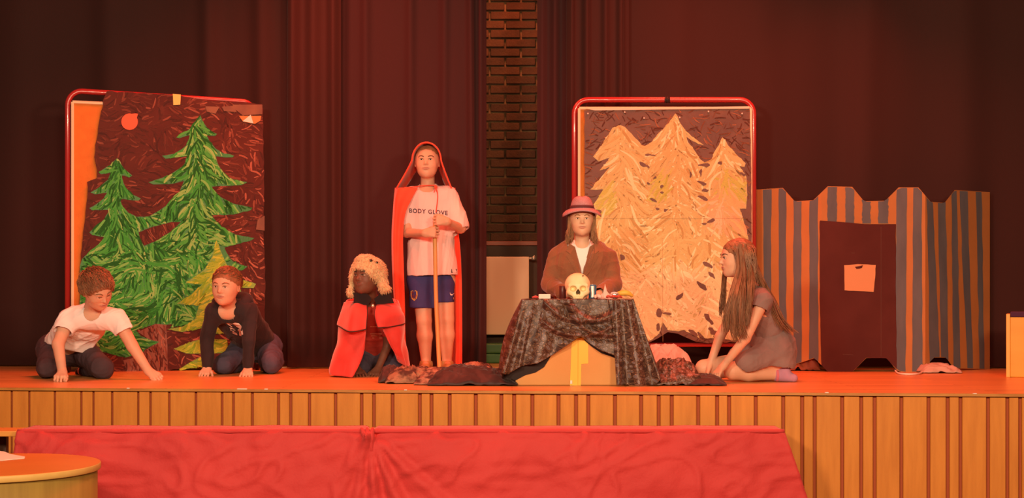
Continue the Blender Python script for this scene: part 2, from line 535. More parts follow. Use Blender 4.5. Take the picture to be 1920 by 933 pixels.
# ---- back wall seen through the gap in the curtains
WY = 11.5
mb = MB(); mb.box((0, WY + .12, 3.0), (5.2, .1, 2.2)); wall = struct('wall_back', mb.mesh(False), M_brick_mortar)
bm_mats = [mat('brick_%d' % i, c, 0.9, c2, 14, (1, 1, 1), 0.5, 70) for i, (c, c2) in enumerate([
    ((0.055, 0.024, 0.010), (0.085, 0.038, 0.016)), ((0.045, 0.020, 0.009), (0.065, 0.030, 0.013)), ((0.075, 0.032, 0.014), (0.05, 0.023, 0.010))])]
brick_me = []
for i in range(6):
    mb = MB(); mb.box((0, 0, 0), (random.uniform(.1155, .118), .02, random.uniform(.0295, .0312)))
    me = bevel_mesh(mb.mesh(False), .004, 1); me.materials.append(bm_mats[i % 3]); brick_me.append(me)
xl = P(880, 0, WY).x
zz = P(0, 455, WY).z
for r_ in range(32):
    for c_ in range(4):
        o = bpy.data.objects.new('brick', random.choice(brick_me)); COL.objects.link(o)
        o.location = (xl + .04 + c_ * .25 + (.125 if r_ % 2 else 0), WY + .008 + random.uniform(-.004, .004), zz + .045 + r_ * .0745)
        o.parent = wall
        if (r_ + c_) % 3 == 0: o.scale = (1, 1, 1)
# wooden rail and plain dark panel under the bricks
M_rail = mat('rail_wood', (0.30, 0.09, 0.04), 0.5, (0.22, 0.06, 0.03), 5)
M_dkwood = mat('dark_panel', (0.07, 0.04, 0.025), 0.7, (0.10, 0.055, 0.03), 6)
a = P(800, 452, WY); b = P(1120, 460, WY)
mb = MB(); mb.box(((a.x + b.x) / 2, WY, (a.z + b.z) / 2), ((b.x - a.x) / 2, .03, (a.z - b.z) / 2)); struct('trim_2', bevel_mesh(mb.mesh(False), .004), M_rail)
mb = MB(); mb.box(((a.x + b.x) / 2, WY + .012, (b.z + 1.0) / 2), ((b.x - a.x) / 2, .012, (b.z - 1.0) / 2 - .001)); struct('trim_3', mb.mesh(False), M_dkwood)
# radiator
M_rad = mat('cream_enamel', (0.92, 0.58, 0.34), 0.45, (0.94, 0.62, 0.37), 2, (1, 1, .3))
rad = thing('radiator', P(955, 627, 11.4), 'tall cream flat-panel radiator in the gap between the curtains', 'radiator')
a = P(870, 481, 11.36); b = P(992, 627, 11.36)
mb = MB(); mb.box(((a.x + b.x) / 2, 11.36, (a.z + b.z) / 2), ((b.x - a.x) / 2, .022, (a.z - b.z) / 2))
link('front_panel', bevel_mesh(mb.mesh(False), .006), M_rad, rad)
mb = MB(); mb.box(((a.x + b.x) / 2, 11.405, (a.z + b.z) / 2), ((b.x - a.x) / 2 - .01, .02, (a.z - b.z) / 2 - .012)); mb.build('back_panel', M_rad, rad, False)
for s_ in (.2, .8):
    mb = MB(); mb.box((a.x + (b.x - a.x) * s_, 11.45, (a.z * .6 + b.z * .4)), (.02, .03, .03)); mb.build('bracket', M_rad, rad, False)
M_chrome = mat('pale_metal', (0.7, 0.62, 0.5), 0.3, metal=0.7)
mb = MB(); v0 = P(990, 484, 11.36); mb.tube([v0, v0 + Vector((.035, 0, 0))], .009, 10); mb.tube([v0 + Vector((.032, 0, 0)), v0 + Vector((.06, 0, 0))], .016, 12)
mb.tube([v0 + Vector((.05, 0, 0)), v0 + Vector((.05, 0, .022))], .008, 8)
mb.build('valve', M_chrome, rad)
# green gym mats stacked under it
M_green = mat('green_vinyl', (0.04, 0.14, 0.035), 0.5, (0.06, 0.19, 0.05), 5, bump=.1)
z0 = STAGE + 1e-3
for k_, nm in enumerate(('lower', 'upper')):
    mb = MB(); x0 = P(850, 0, 11.25).x; x1 = P(1040, 0, 11.25).x
    zt = P(0, 655, 11.1).z - STAGE
    mb.box(((x0 + x1) / 2, 11.25, z0 + .075 / 2 + k_ * .077), ((x1 - x0) / 2, .12, .037))
    link('gym_mat', bevel_mesh(mb.mesh(False), .014, 3), M_green, None, label='%s of the two green mats stacked in the gap between the curtains' % nm, cat='mat', group='green mats by the back wall')
# small bits behind: dark box right of the radiator
# ---- curtains
def curtain_mat(name, c, c2):
    m = mat(name, c, 0.85, c2, 1.1, (1, 1, .25), 0.08, 220, sheen=0.05, contrast=0.7)
    return m
M_cur = curtain_mat('black_molton', (0.036, 0.0088, 0.0068), (0.044, 0.0105, 0.0082))
M_cur2 = curtain_mat('navy_molton', (0.036, 0.0092, 0.0098), (0.044, 0.011, 0.0118))
ZT = 4.6
def curtain(name, px0, px1, Z0, Z1, folds, label, m, zb=STAGE + .012, seed=0):
    """folds: list of (fraction, width fraction, depth) plus a gentle ripple"""
    p0 = G(px0, Z0); p1 = G(px1, Z1)
    n = max(60, int((p1 - p0).length / .012)); rows = 14
    pts = np.zeros((rows, n, 3))
    dirn = (p1 - p0).normalized(); nn = Vector((dirn.y, -dirn.x, 0))
    for i in range(rows):
        t = i / (rows - 1); z = ZT + (zb - ZT) * t
        for j in range(n):
            s = j / (n - 1)
            off = .010 * math.sin(s * (p1 - p0).length * 11 + seed) * (.5 + .5 * math.sin(s * 7 + seed * 3))
            off += .035 * noise.noise(Vector((s * (p1 - p0).length * 1.6 + seed * 5, t * .8, seed)))
            for fr, wd, dp in folds:
                u = (s - fr - .006 * math.sin(t * 3 + fr * 20)) / wd
                off += dp * math.exp(-u * u)
            q = p0.lerp(p1, s) + nn * off
            pts[i, j] = (q.x, q.y, z)
    return link(name, sheet(pts, .004), m, None, label=label, cat='curtain', group=None)
curtain('stage_curtain', -330, 552, 10.78, 10.45, [(.42, .05, .05), (.61, .03, .04), (.83, .02, .05), (.93, .02, .05)], 'wide dark curtain behind the painted green tree board', M_cur, seed=1)
curtain('stage_curtain', 540, 640, 10.30, 10.30, [(.1, .10, .06), (.48, .12, .05), (.86, .09, .06)], 'narrow curtain in tight folds, right of the painted green tree board', M_cur, seed=2)
curtain('stage_curtain', 632, 912, 10.42, 10.36, [(.04, .025, .05), (.2, .03, .03), (.5, .03, .03), (.72, .03, .03), (.9, .02, .07), (.96, .014, .06)], 'dark curtain directly behind the standing boy in the red hood', M_cur2, seed=3)
curtain('stage_curtain', 1008, 1075, 10.40, 10.36, [(.15, .1, .03), (.5, .1, .04), (.85, .1, .04)], 'narrow dark curtain just left of the pale painted tree board', M_cur2, seed=4)
curtain('stage_curtain', 1062, 1180, 10.30, 10.36, [(.06, .04, .06), (.3, .05, .05), (.6, .05, .04), (.85, .05, .05)], 'folded curtain rising behind the top left of the pale painted tree board', M_cur, seed=5)
curtain('stage_curtain', 1168, 2230, 10.42, 10.28, [(.1, .03, .03), (.25, .04, .04), (.43, .03, .04), (.6, .04, .05), (.8, .03, .05)], 'very wide dark curtain behind the cardboard castle', M_cur, seed=6)

# ================================================================ in front of the stage
M_red = mat('red_velvet', (0.44, 0.032, 0.034), 0.75, (0.54, 0.043, 0.042), 3, (1, 1, 1), 0.25, 60, sheen=0.15, contrast=0.8)
def red_cloth():
    """long cloth over a low table; the front drop has creases and a gathered tuck"""
    Zf, Zb = 7.30, 7.55
    n = 330; rows = 60
    ztop = P(0, 806, Zf).z
    top = []
    xL, xR = P(34, 0, Zf).x, P(1470, 0, Zf).x
    pts = []
    for i in range(rows):
        row = []
        for j in range(n):
            s = j / (n - 1)
            x = xL + (xR - xL) * s
            if i < 6:                                     # table top strip
                t = i / 6
                y = Zb + (Zf - Zb) * t; z = ztop + .004 * noise.noise(Vector((x * 6, y * 6, 1)))
                if abs(x - P(688, 0, Zf).x) < .05: z += .0 - .02 * math.exp(-((x - P(690, 0, Zf).x) / .02) ** 2)
            else:
                v = (i - 6) / (rows - 7)
                z = ztop - .006 - v * (ztop - .02)
                y = Zf - .008 - .03 * math.sin(min(v * 6, 1) * PI / 2) - v * .03
                # outward flare of the two ends
                fl = v * .17
                if s > .93: x += ((s - .93) / .07) ** 1.5 * fl * 1.6
                if s < .06: x -= ((.06 - s) / .06) ** 1.5 * fl * .55
                g = x * 1.0
                y += .030 * v * math.sin(x * 6 + 1.2 * math.sin(x * 2.3) + v * 1.5)
                y += .024 * noise.noise(Vector((x * 3 + z * 2, z * 5, 3))) + .011 * noise.noise(Vector((x * 12 - z * 5, z * 14, 5)))
                cr = 1 - abs(noise.noise(Vector((x * 4.5 + 2 * noise.noise(Vector((x * 2, z * 3, 8))), z * 9, 11)))) * 5
                y -= .014 * max(cr, 0)
                # gathered tuck below the knot in column 688
                xt = P(690, 0, Zf).x
                for q, (sl, am, wd) in enumerate(((.10, .035, .028), (.35, .030, .035), (.80, .022, .05), (-.12, .03, .03), (-.32, .02, .04))):
                    xc = xt + sl * v * 1.1
                    y -= am * math.exp(-((x - xc) / (wd * (.35 + v * 1.6))) ** 2) * (1 - .4 * v)
                    y += am * .6 * math.exp(-((x - xc - wd * 1.2) / (wd * (.35 + v * 1.6))) ** 2) * (1 - .4 * v)
            row.append((x, y, z))
        pts.append(row)
    o = link('tablecloth', sheet(pts[::-1], .004), M_red, None, label='long red velvet cloth draped over the low table in front of the stage', cat='tablecloth')
    # gathered knot of cloth hanging in the tuck
    mb = MB()
    c = P(690, 812, Zf - .02)
    pl = []
    for a in range(3):
        pts2 = catmull([c + Vector((-.035 + .03 * a, .0, .03)), c + Vector((-.02 + .02 * a, -.02, .0)), c + Vector((.0 + .008 * a, -.03, -.05)), c + Vector((.01 + .01 * a, -.015, -.12))], 5)
        mb.tube(pts2, [.004 + .012 * math.sin(PI * min(1, k / (len(pts2) - 1))) for k in range(len(pts2))], 10)
    link('gathered_fold', mb.mesh(), M_red, o)
    # hem roll along the near edge of the top
    mb = MB(); pts3 = [Vector((xL + (xR - xL) * k / 160, Zf - .010, ztop - .004 + .003 * noise.noise(Vector((k * .35, 2, 2))))) for k in range(161)]
    mb.tube(pts3, .010, 8); link('edge_fold', mb.mesh(), M_red, o)
    # the table it lies on: boards and legs
    t = thing('long_table', Vector((0, (Zf + Zb) / 2, 0)), 'low orange-brown table under the long red cloth, its end showing at the left edge', 'table')
    M_tab = mat('orange_beech', (0.62, 0.27, 0.05), 0.45, (0.7, 0.33, 0.07), 4, (1, 6, 6))
    xL2 = P(-60, 0, Zf).x
    mb = MB(); mb.box(((xL2 + xR) / 2, (Zf + Zb) / 2 + .015, ztop - .022), ((xR - xL2) / 2 - .01, (Zb - Zf) / 2 - .02, .014)); link('tabletop', bevel_mesh(mb.mesh(False), .004), M_tab, t)
    for x in (xL2 + .1, 0, xR - .1):
        for y in (Zf + .06, Zb - .02):
            mb = MB(); mb.box((x, y, (ztop - .038) / 2), (.02, .02, (ztop - .038) / 2)); mb.build('leg', M_dkwood, t, False)
red_cloth()

# round drum table, bottom left
ZD = 6.45
dc = P(-12, 870, ZD); Rr = .468
M_dtop = mat('orange_top', (0.62, 0.19, 0.03), 0.4, (0.70, 0.23, 0.04), 3, (1, 1, 1), 0.03, 60)
M_dband = mat('pale_edge_band', (0.62, 0.42, 0.13), 0.5, (0.5, 0.33, 0.09), 6)
M_dside = mat('olive_veneer', (0.29, 0.20, 0.040), 0.55, (0.19, 0.12, 0.024), 4, (6, 6, .25), 0.05, 50, contrast=0.6)
dt = thing('drum_table', Vector((dc.x, dc.y, 0)), 'round drum-shaped wooden table at the lower left corner', 'table')
mb = MB(); mb.lathe([(Rr - .02, 0), (Rr - .015, .004), (Rr - .015, dc.z - .03)], (dc.x, dc.y, 0), 96); mb.build('side_panel', M_dside, dt)
mb = MB(); mb.lathe([(Rr - .003, dc.z - .03), (Rr, dc.z - .027), (Rr, dc.z - .004), (Rr - .002, dc.z - .001)], (dc.x, dc.y, 0), 96); mb.build('edge_band', M_dband, dt)
mb = MB(); mb.lathe([(Rr - .004, dc.z - .002), (Rr - .004, dc.z)], (dc.x, dc.y, 0), 96); mb.build('tabletop', M_dtop, dt, False)
def on_top(px, py, z):
    Z = (EYE - z) * F / (py - HY); return Vector(((px - CX) / F * Z, Z, z))
pp = [(-60, 862), (-20, 867), (10, 863), (46, 859.5), (47, 856.5), (20, 852), (8, 847), (-30, 843), (-60, 843)]
vs, fs = flat(pp, lambda x, y, o: on_top(x, y, dc.z) + Vector((0, 0, o)), .003, .002)
me = mesh_from(vs, fs, smooth=False)
# the sheet of paper is slightly lifted at its far corner
for v in me.vertices:
    v.co.z += .006 * max(0, noise.noise(v.co * 6)) 
link('paper_sheet', me, mat('paper', (0.86, 0.74, 0.62), 0.8), None, label='white sheet of paper lying on the round drum table', cat='paper')
# ================================================================ painted boards and castle
def plane_fn(xa, Za, xb, Zb):
    a = G(xa, Za); b = G(xb, Zb)
    d = (b - a).normalized(); n = Vector((d.y, -d.x, 0))      # towards the camera
    if n.y > 0: n = -n
    def fn(x, y, off=0.0):
        r = Vector(((x - CX) / F, 1, (HY - y) / F)); o = Vector((0, 0, EYE))
        t = (a + n * off - o).dot(n) / r.dot(n)
        return o + r * t
    return fn, n
def set_pigment(me, cols):
    ca = me.color_attributes.new('pigment', 'FLOAT_COLOR', 'CORNER')
    arr = np.ones((len(me.loops), 4), dtype=np.float32)
    ls = 0
    for p in me.polygons:
        c = cols[p.index]
        arr[p.loop_start:p.loop_start + p.loop_total, :3] = c
    ca.data.foreach_set('color', arr.ravel())
def strokes(polys, holes, fn, n, dirf, colf, off, seed, L=(14, 34), W=(2.0, 4.5), curve=.5, box=None):
    """curved brush strokes inside the given pixel outlines; returns a mesh"""
    r = random.Random(seed)
    xs = [p[0] for q in polys for p in q]; ys = [p[1] for q in polys for p in q]
    b = box or (min(xs), min(ys), max(xs), max(ys))
    V = []; Fc = []; C = []
    def ok(x, y): return any(inside(q, x, y) for q in polys) and not any(inside(h, x, y) for h in holes)
    tries = 0; k = 0
    while k < n and tries < n * 6:
        tries += 1
        x = r.uniform(b[0], b[2]); y = r.uniform(b[1], b[3])
        if not ok(x, y): continue
        a = dirf(x, y, r); ln = r.uniform(*L); wd = r.uniform(*W) ; cv = r.uniform(-curve, curve) / ln * 1.6
        path = []
        for sgn in (-1, 1):
            px, py, aa = x, y, a; seg = []
            for s in range(4):
                aa2 = aa + sgn * cv * ln / 8
                px += math.cos(aa2) * ln / 8 * sgn; py += math.sin(aa2) * ln / 8 * sgn; aa = aa2
                if not ok(px, py): break
                seg.append((px, py))
            path = seg[::-1] + ([(x, y)] if sgn < 0 else []) + path if sgn < 0 else path + seg
        if len(path) < 4: continue
        o = off + (k % 50) * .00002
        base = len(V); m = len(path); c = colf(x, y, r)
        for i, (px, py) in enumerate(path):
            q0 = path[max(i - 1, 0)]; q1 = path[min(i + 1, m - 1)]
            dx, dy = q1[0] - q0[0], q1[1] - q0[1]; l = math.hypot(dx, dy) or 1
            hw = wd / 2 * math.sin(PI * (i + .6) / (m + .2)) ** .35
            V.append(fn(px - dy / l * hw, py + dx / l * hw, o)); V.append(fn(px + dy / l * hw, py - dx / l * hw, o))
        for i in range(m - 1):
            Fc.append((base + 2 * i, base + 2 * i + 2, base + 2 * i + 3, base + 2 * i + 1)); C.append(c)
        k += 1
    me = mesh_from(V, Fc, smooth=False)
    set_pigment(me, C)
    return me
def mixc(a, b, t): return tuple(a[i] * (1 - t) + b[i] * t for i in range(3))
def paper_grid(poly, fn, off, t, amp):
    """slightly buckled sheet with the outline poly"""
    vs, fs = flat(poly, fn, off, t)
    return mesh_from(vs, fs, smooth=False)

M_tube = mat('red_lacquer', (0.38, 0.026, 0.026), 0.25, spec=0.6, coat=0.4)
M_cork = mat('cork_board', (0.62, 0.18, 0.025), 0.8, (0.68, 0.21, 0.03), 20, bump=.15, bscale=150)
M_frame = mat('pale_frame', (0.85, 0.68, 0.45), 0.4)
M_paint = paint_mat('poster_paint')
M_black = mat('black_rubber', (0.02, 0.018, 0.018), 0.5)

def board(name, label, fn, n, xl, xr, ytl, ytr, ybl, ybr, xcol, zfeet, pxl, pxr, pyt, pytr, pyb, rad=26):
    """rolling pinboard: bent tube frame, panel, castors"""
    base = fn((xl + xr) / 2, 690, 0); base.z = STAGE
    t = thing(name, base, label, 'board')
    off = -.03
    def arc(cx, cy, a0, a1, r):
        return [(cx + r * math.cos(a0 + (a1 - a0) * k / 7), cy + r * math.sin(a0 + (a1 - a0) * k / 7)) for k in range(8)]
    pts = [(xl, ybl)] + arc(xl + rad, ytl + rad, PI, PI * 1.5, rad) + arc(xr - rad, ytr + rad, -PI / 2, 0, rad) + [(xr, ybr)]
    W = [fn(x, y, off) for x, y in pts]
    W[0].z = STAGE + .075; W[-1].z = STAGE + .075
    mb = MB(); mb.tube(W, .0195, 14); mb.build('tube_frame', M_tube, t)
    yb = xcol
    mb = MB(); mb.tube([fn(xl + 4, yb, off), fn(xr - 4, yb, off)], .015, 12); mb.build('bottom_rail', M_tube, t)
    for s in (0, -1):
        b = W[s]
        mb = MB(); mb.tube([Vector((b.x, b.y, STAGE + .085)) + n * .14, Vector((b.x, b.y, STAGE + .085)) - n * .14], .017, 12); f = mb.build('foot', M_tube, t)
        for sg in (-1, 1):
            c = Vector((b.x, b.y, STAGE + .033)) + n * (.12 * sg)
            mb = MB(); mb.tube([c - Vector((.012, 0, 0)), c + Vector((.012, 0, 0))], .031, 16); mb.build('castor', M_black, f)
    # panel
    q = [(pxl, pyt), (pxr, pytr), (pxr, pyb + (ybr - ybl) * .5), (pxl, pyb)]
    mb = MB(); vs, fs = flat(q, fn, -.005, .02); mb.add(vs, fs); mb.build('cork_panel', M_cork, t, False)
    mb = MB()
    for a, b in ((0, 1), (1, 2), (2, 3), (3, 0)):
        mb.tube([fn(*q[a], .0), fn(*q[b], .0)], .011, 6)
    mb.build('panel_frame', M_frame, t, False)
    return t

# ---- left board
fnL, nL = plane_fn(120, 9.80, 495, 10.22)
bdL = board('pinboard_stand', 'red tubular board stand holding the green fir painting', fnL, nL, 127, 478, 171, 190, 688, 684, 668, 0, 136, 470, 191, 207, 640)
def c2(pts): return [(90 + x / 2.591, 140 + y / 2.591) for x, y in pts]
def c1(pts): return [(30 + x / 3.589, 480 + y / 3.589) for x, y in pts]
paper = c2([(285, 80), (610, 98), (760, 122), (985, 136), (1042, 142), (1045, 300), (1050, 500), (1048, 700)]) + [(495, 440), (497, 520), (497, 600), (498, 690)] + \
    c1([(1245, 745), (1060, 762), (930, 785), (860, 775), (750, 783)]) + [(200, 696), (148, 692), (149, 600)] + c2([(155, 930), (160, 870), (175, 740), (190, 600), (190, 520), (240, 500), (237, 460), (225, 400), (232, 340), (243, 260), (265, 150)])
BR = srgb(92, 48, 42)
M_ppaper = mat('painted_paper', (0.075, 0.016, 0.012), 0.6, (0.10, 0.023, 0.016), 6, (1, 1, 1), .2, 40, spec=.15)
picL = thing('fir_painting', fnL(320, 690, .01), 'large painting of green fir trees under an orange-red moon on dark brown paper', 'painting')
ragged = rough_poly(paper, 2.2, 9, 1)
lo_paper = flat(ragged, fnL, .022, .004)
link('paper_backing', mesh_from(*lo_paper, smooth=False), M_ppaper, picL)
big = c2([(740, 195), (752, 225), (775, 262), (800, 278), (822, 287), (812, 297), (790, 297), (770, 293), (785, 325), (815, 358), (850, 380), (905, 393), (895, 402), (860, 400), (815, 397), (825, 430), (845, 468), (870, 495), (900, 508), (968, 522), (940, 536), (870, 540), (795, 543), (812, 570), (840, 595), (900, 625), (993, 645), (985, 658), (900, 678), (850, 682), (795, 680), (812, 705), (850, 745), (910, 775), (1003, 793), (985, 805), (920, 822), (858, 838), (865, 860), (890, 895), (940, 925)]) + \
    c1([(1420, 0), (1470, 42), (1560, 70), (1530, 92), (1480, 100), (1500, 150), (1615, 185), (1600, 215), (1510, 212), (1520, 260), (1560, 330), (1560, 420), (1300, 430), (1285, 480), (1200, 490), (1120, 510), (1020, 495), (1060, 455), (1150, 425), (1060, 455), (1010, 462), (940, 455), (900, 470), (870, 480), (800, 496), (820, 510), (840, 535), (900, 562), (965, 575), (920, 600), (870, 625), (850, 650), (800, 665), (740, 680), (690, 672), (650, 655), (560, 640), (480, 560), (430, 400), (430, 100)]) + \
    c2([(155, 930), (165, 895), (205, 855), (245, 825), (275, 788), (215, 778), (200, 765), (240, 730), (275, 700), (300, 655), (215, 657), (200, 648), (240, 625), (270, 600), (287, 573), (230, 580), (207, 572), (250, 545), (290, 510), (305, 475), (258, 484), (245, 472), (300, 440), (335, 405), (350, 425), (365, 450), (410, 490), (395, 497), (355, 487), (365, 520), (380, 550), (415, 585), (450, 600), (440, 612), (395, 607), (350, 603), (362, 640), (395, 670), (430, 690), (490, 688), (540, 660), (575, 635), (600, 605), (640, 568), (660, 515), (600, 530), (510, 532), (487, 522), (540, 505), (590, 488), (660, 440), (675, 395), (640, 398), (570, 408), (555, 393), (610, 383), (650, 362), (672, 345), (690, 292), (640, 308), (622, 303), (665, 280), (690, 260), (715, 225)])
hole = c2([(440, 765), (500, 740), (600, 715), (645, 715), (625, 735), (600, 760), (520, 810), (465, 830), (450, 800)])
big = rough_poly(big, 1.2, 6, 4)
mb = MB(); mb.add(*flat(big, fnL, .0235, .001)); mb.build('green_tree_paint', mat('green_paint', (0.025, 0.24, 0.03), 0.45, (0.02, 0.16, 0.02), 12, (1, 1, .5), .2, 80), picL, False)
mb = MB(); mb.add(*flat(rough_poly(hole, 1, 6, 3), fnL, .0245, .001)); mb.build('brown_gap_paint', M_ppaper, picL, False)
trunk = c1([(940, 455), (1010, 461), (1018, 600), (1022, 772), (900, 782), (745, 775), (720, 700), (820, 680), (880, 625), (965, 576), (900, 562), (820, 510)])
mb = MB(); mb.add(*flat(rough_poly(trunk, 1, 6, 5), fnL, .0250, .001)); mb.build('trunk_paint', mat('trunk_paint', (0.17, 0.05, 0.028), 0.5, (0.25, 0.08, 0.045), 10, (3, 3, .5), .2), picL, False)
yel = c1([(1350, -110), (1320, 0), (1270, 90), (1140, 180), (1250, 190), (1180, 260), (1080, 320), (1230, 332), (1205, 420), (1130, 470), (1020, 492), (1120, 510), (1260, 482), (1330, 520), (1420, 520), (1500, 420), (1515, 260), (1510, 212), (1600, 215), (1615, 185), (1500, 150), (1420, 60), (1385, -20)])
lg1 = c1([(1060, 622), (1180, 575), (1250, 555), (1420, 560), (1430, 650), (1240, 655), (1150, 655)])
lg2 = c1([(1095, 762), (1170, 715), (1240, 678), (1300, 680), (1300, 742), (1245, 745)])
M_lime = mat('lime_paint', (0.22, 0.40, 0.03), 0.45, (0.15, 0.34, 0.03), 10, bump=.2, bscale=80)
for q_, pl in enumerate((yel, lg1, lg2)):
    mb = MB(); mb.add(*flat(rough_poly(pl, 1, 6, 7 + q_), fnL, .0255, .001)); mb.build('lime_tree_paint', M_lime, picL, False)
# brush strokes: green trees
GD, GM, GL, GY = (0.012, 0.12, 0.014), (0.035, 0.33, 0.04), (0.13, 0.50, 0.10), (0.36, 0.56, 0.18)
def dir_green(x, y, r):
    ax = 369 if x > 300 or y > 560 else 219
    q = noise.noise(Vector((x * .022, y * .030, 5.5))) * 2.0; j = r.uniform(-.16, .16)
    if y > 470: return (-.25 if x < 330 else .3) + q + j
    if abs(x - ax) < 16: return (1 if x > ax else -1) * 1.25 + q * .4 + j
    return (1 if x > ax else -1) * .72 + q * .45 + j
def col_green(x, y, r):
    q = r.random()
    lightness = .25 + .3 * noise.noise(Vector((x * .02, y * .02, 3)))
    if abs(x - 385) < 45 and y > 400: lightness += .18
    if x < 290 and y < 500: lightness -= .2
    if q < .38: return GD if r.random() < .7 else mixc(GD, GM, .4)
    if q < .38 + .5 * (1 - lightness): return mixc(GM, GL, r.random() * .5)
    return mixc(GL, GY, r.random() * .7)
# strokes avoid the trunk and the lime tree, which lie over the green
link('green_brush_strokes', strokes([big], [hole, trunk, yel, lg1, lg2], fnL, 2300, dir_green, col_green, .0240, 11, (20, 50), (1.8, 5.0), curve=.9), M_paint, picL, kind='stuff')
link('lime_brush_strokes', strokes([yel, lg1, lg2], [], fnL, 420, lambda x, y, r: -.5 + 1.8 * noise.noise(Vector((x * .03, y * .03, 2))) + r.uniform(-.2, .2), lambda x, y, r: mixc((0.14, 0.36, 0.02), (0.48, 0.60, 0.06), r.random() ** .9), .0262, 12, (14, 34), (2.2, 5)), M_paint, picL, kind='stuff')
def col_brown(x, y, r):
    k = max(0, min(1, (x - 250) / 200)) * .6 + max(0, min(1, (y - 300) / 300)) * .5
    q = r.random()
    if q < .5 or (k < .3 and q < .85): return mixc((0.05, 0.013, 0.010), (0.12, 0.03, 0.02), r.random())
    return mixc((0.15, 0.04, 0.025), (0.46, 0.17, 0.11), r.random() ** 2 * (.2 + .8 * min(k, 1)))
link('brown_brush_strokes', strokes([ragged], [big], fnL, 1300, lambda x, y, r: 2.6 * noise.noise(Vector((x * .025, y * .025, 12))) + r.uniform(-.35, .35) + (0 if x < 420 else .5), col_brown, .0226, 13, (9, 24), (1.6, 4.0), box=(150, 172, 498, 697)), M_paint, picL, kind='stuff')
link('brown_brush_strokes', strokes([hole, trunk], [], fnL, 160, lambda x, y, r: 1.3 + r.uniform(-.4, .5), col_brown, .0256, 14, (10, 26), (1.4, 3)), M_paint, picL, kind='stuff')
# moon
moon = [(243 + 15.5 * math.cos(a), 228 + 15.5 * math.sin(a)) for a in [k * PI / 12 for k in range(24)]]
moon[21] = (259, 213); moon[20] = (254, 212.5)
mb = MB(); mb.add(*flat(moon, fnL, .026, .002)); mb.build('moon', mat('moon_paper', (0.80, 0.12, 0.045), .6), picL, False, label='orange-red paper moon')
M_tapeY = mat('yellow_tape', (0.85, 0.52, 0.05), 0.35, spec=.5)
mb = MB(); mb.add(*flat([(324, 176), (339, 177), (338, 196), (325, 197)], fnL, .030, .002)); mb.build('tape', M_tapeY, picL, False, label='yellow tape at the top edge')
M_clear = mat('brown_parcel_tape', (0.22, 0.09, 0.04), .5, (0.14, 0.05, 0.03), 8, spec=.3)
for q_, pl in enumerate(([(436, 196), (492, 196), (492, 214), (455, 216), (440, 204)], [(416, 200), (438, 198), (444, 210), (420, 208)], [(385, 199), (412, 200), (404, 213), (388, 209)], [(483, 412), (496, 404), (496, 432), (480, 430)])):
    mb = MB(); mb.add(*flat(pl, fnL, .0275 + q_ * .0006, .001)); mb.build('clear_tape', M_clear, picL, False)
mb = MB(); mb.add(*flat([(455, 227), (470, 215), (475, 231)], fnL, .030, .001)); mb.build('paper_scrap', M_white, picL, False, label='white torn paper triangle')
mb = MB(); mb.add(*flat([(448, 217), (490, 217), (488, 226), (478, 232), (456, 228)], fnL, .0285, .001)); mb.build('paper_scrap', mat('orange_scrap', (0.62, 0.22, 0.06), .7), picL, False)

# ---- right board
fnR, nR = plane_fn(1071, 10.02, 1420, 9.95)
bdR = board('pinboard_stand', 'red tubular board stand holding the pale fir painting', fnR, nR, 1077, 1413, 187, 187, 690, 690, 646, 0, 1086, 1408, 203, 203, 560)
mb = MB()
for dx in (-2, 2):
    mb.tube([fnR(1250 + dx, 181, .0), fnR(1250 + dx, 193, .0)], .004, 6)
mb.tube([fnR(1246, 187, -.03) , fnR(1256, 187, -.03)], .0225, 14)
mb.build('tube_joint', M_black, bdR)
def cR(pts): return [(1060 + x / 1.795, 160 + y / 1.795) for x, y in pts]
paperR = cR([(64, 84), (350, 80), (620, 73), (626, 300), (627, 600), (629, 868), (560, 862), (480, 866), (440, 862), (420, 854), (380, 836), (345, 829), (310, 850), (285, 864), (66, 866)])
picR = thing('pale_fir_painting', fnR(1250, 640, .01), 'large painting of three pale cream fir trees on dark brown paper', 'painting')
M_pR = mat('painted_paper_dark', (0.10, 0.03, 0.018), 0.5, (0.15, 0.055, 0.03), 7, (1, 1, 1), .2, 40)
raggedR = rough_poly(paperR, 1.4, 10, 21)
link('paper_backing', mesh_from(*flat(raggedR, fnR, .022, .004), smooth=False), M_pR, picR)
tree = cR([(185, 133), (200, 140), (230, 170), (262, 205), (285, 195), (315, 160), (345, 130), (372, 92), (385, 125), (410, 160), (465, 200), (445, 196), (400, 170), (420, 200), (440, 225), (452, 248), (470, 258), (490, 250), (505, 225), (518, 200), (528, 175), (548, 200), (575, 232), (608, 262), (603, 275), (585, 270), (598, 290), (610, 308), (612, 360), (609, 415), (588, 413), (596, 440), (606, 480), (615, 510), (622, 560), (626, 700), (627, 850), (560, 858), (500, 845), (475, 790), (500, 850), (470, 850), (440, 822), (452, 850), (400, 822), (380, 828), (345, 822), (330, 790), (315, 835), (285, 858), (240, 862), (66, 862), (66, 700), (90, 560), (105, 430), (95, 400), (130, 350), (84, 351), (118, 310), (150, 275), (115, 286), (155, 240), (112, 256), (93, 240), (125, 195), (160, 142)])
tree = rough_poly(tree, 1.6, 5, 22)
M_cream = mat('cream_paint', (0.54, 0.45, 0.19), 0.5, (0.47, 0.37, 0.14), 9, (1, 1, .6), .35, 70)
mb = MB(); mb.add(*flat(tree, fnR, .0232, .001)); mb.build('cream_tree_paint', M_cream, picR, False)
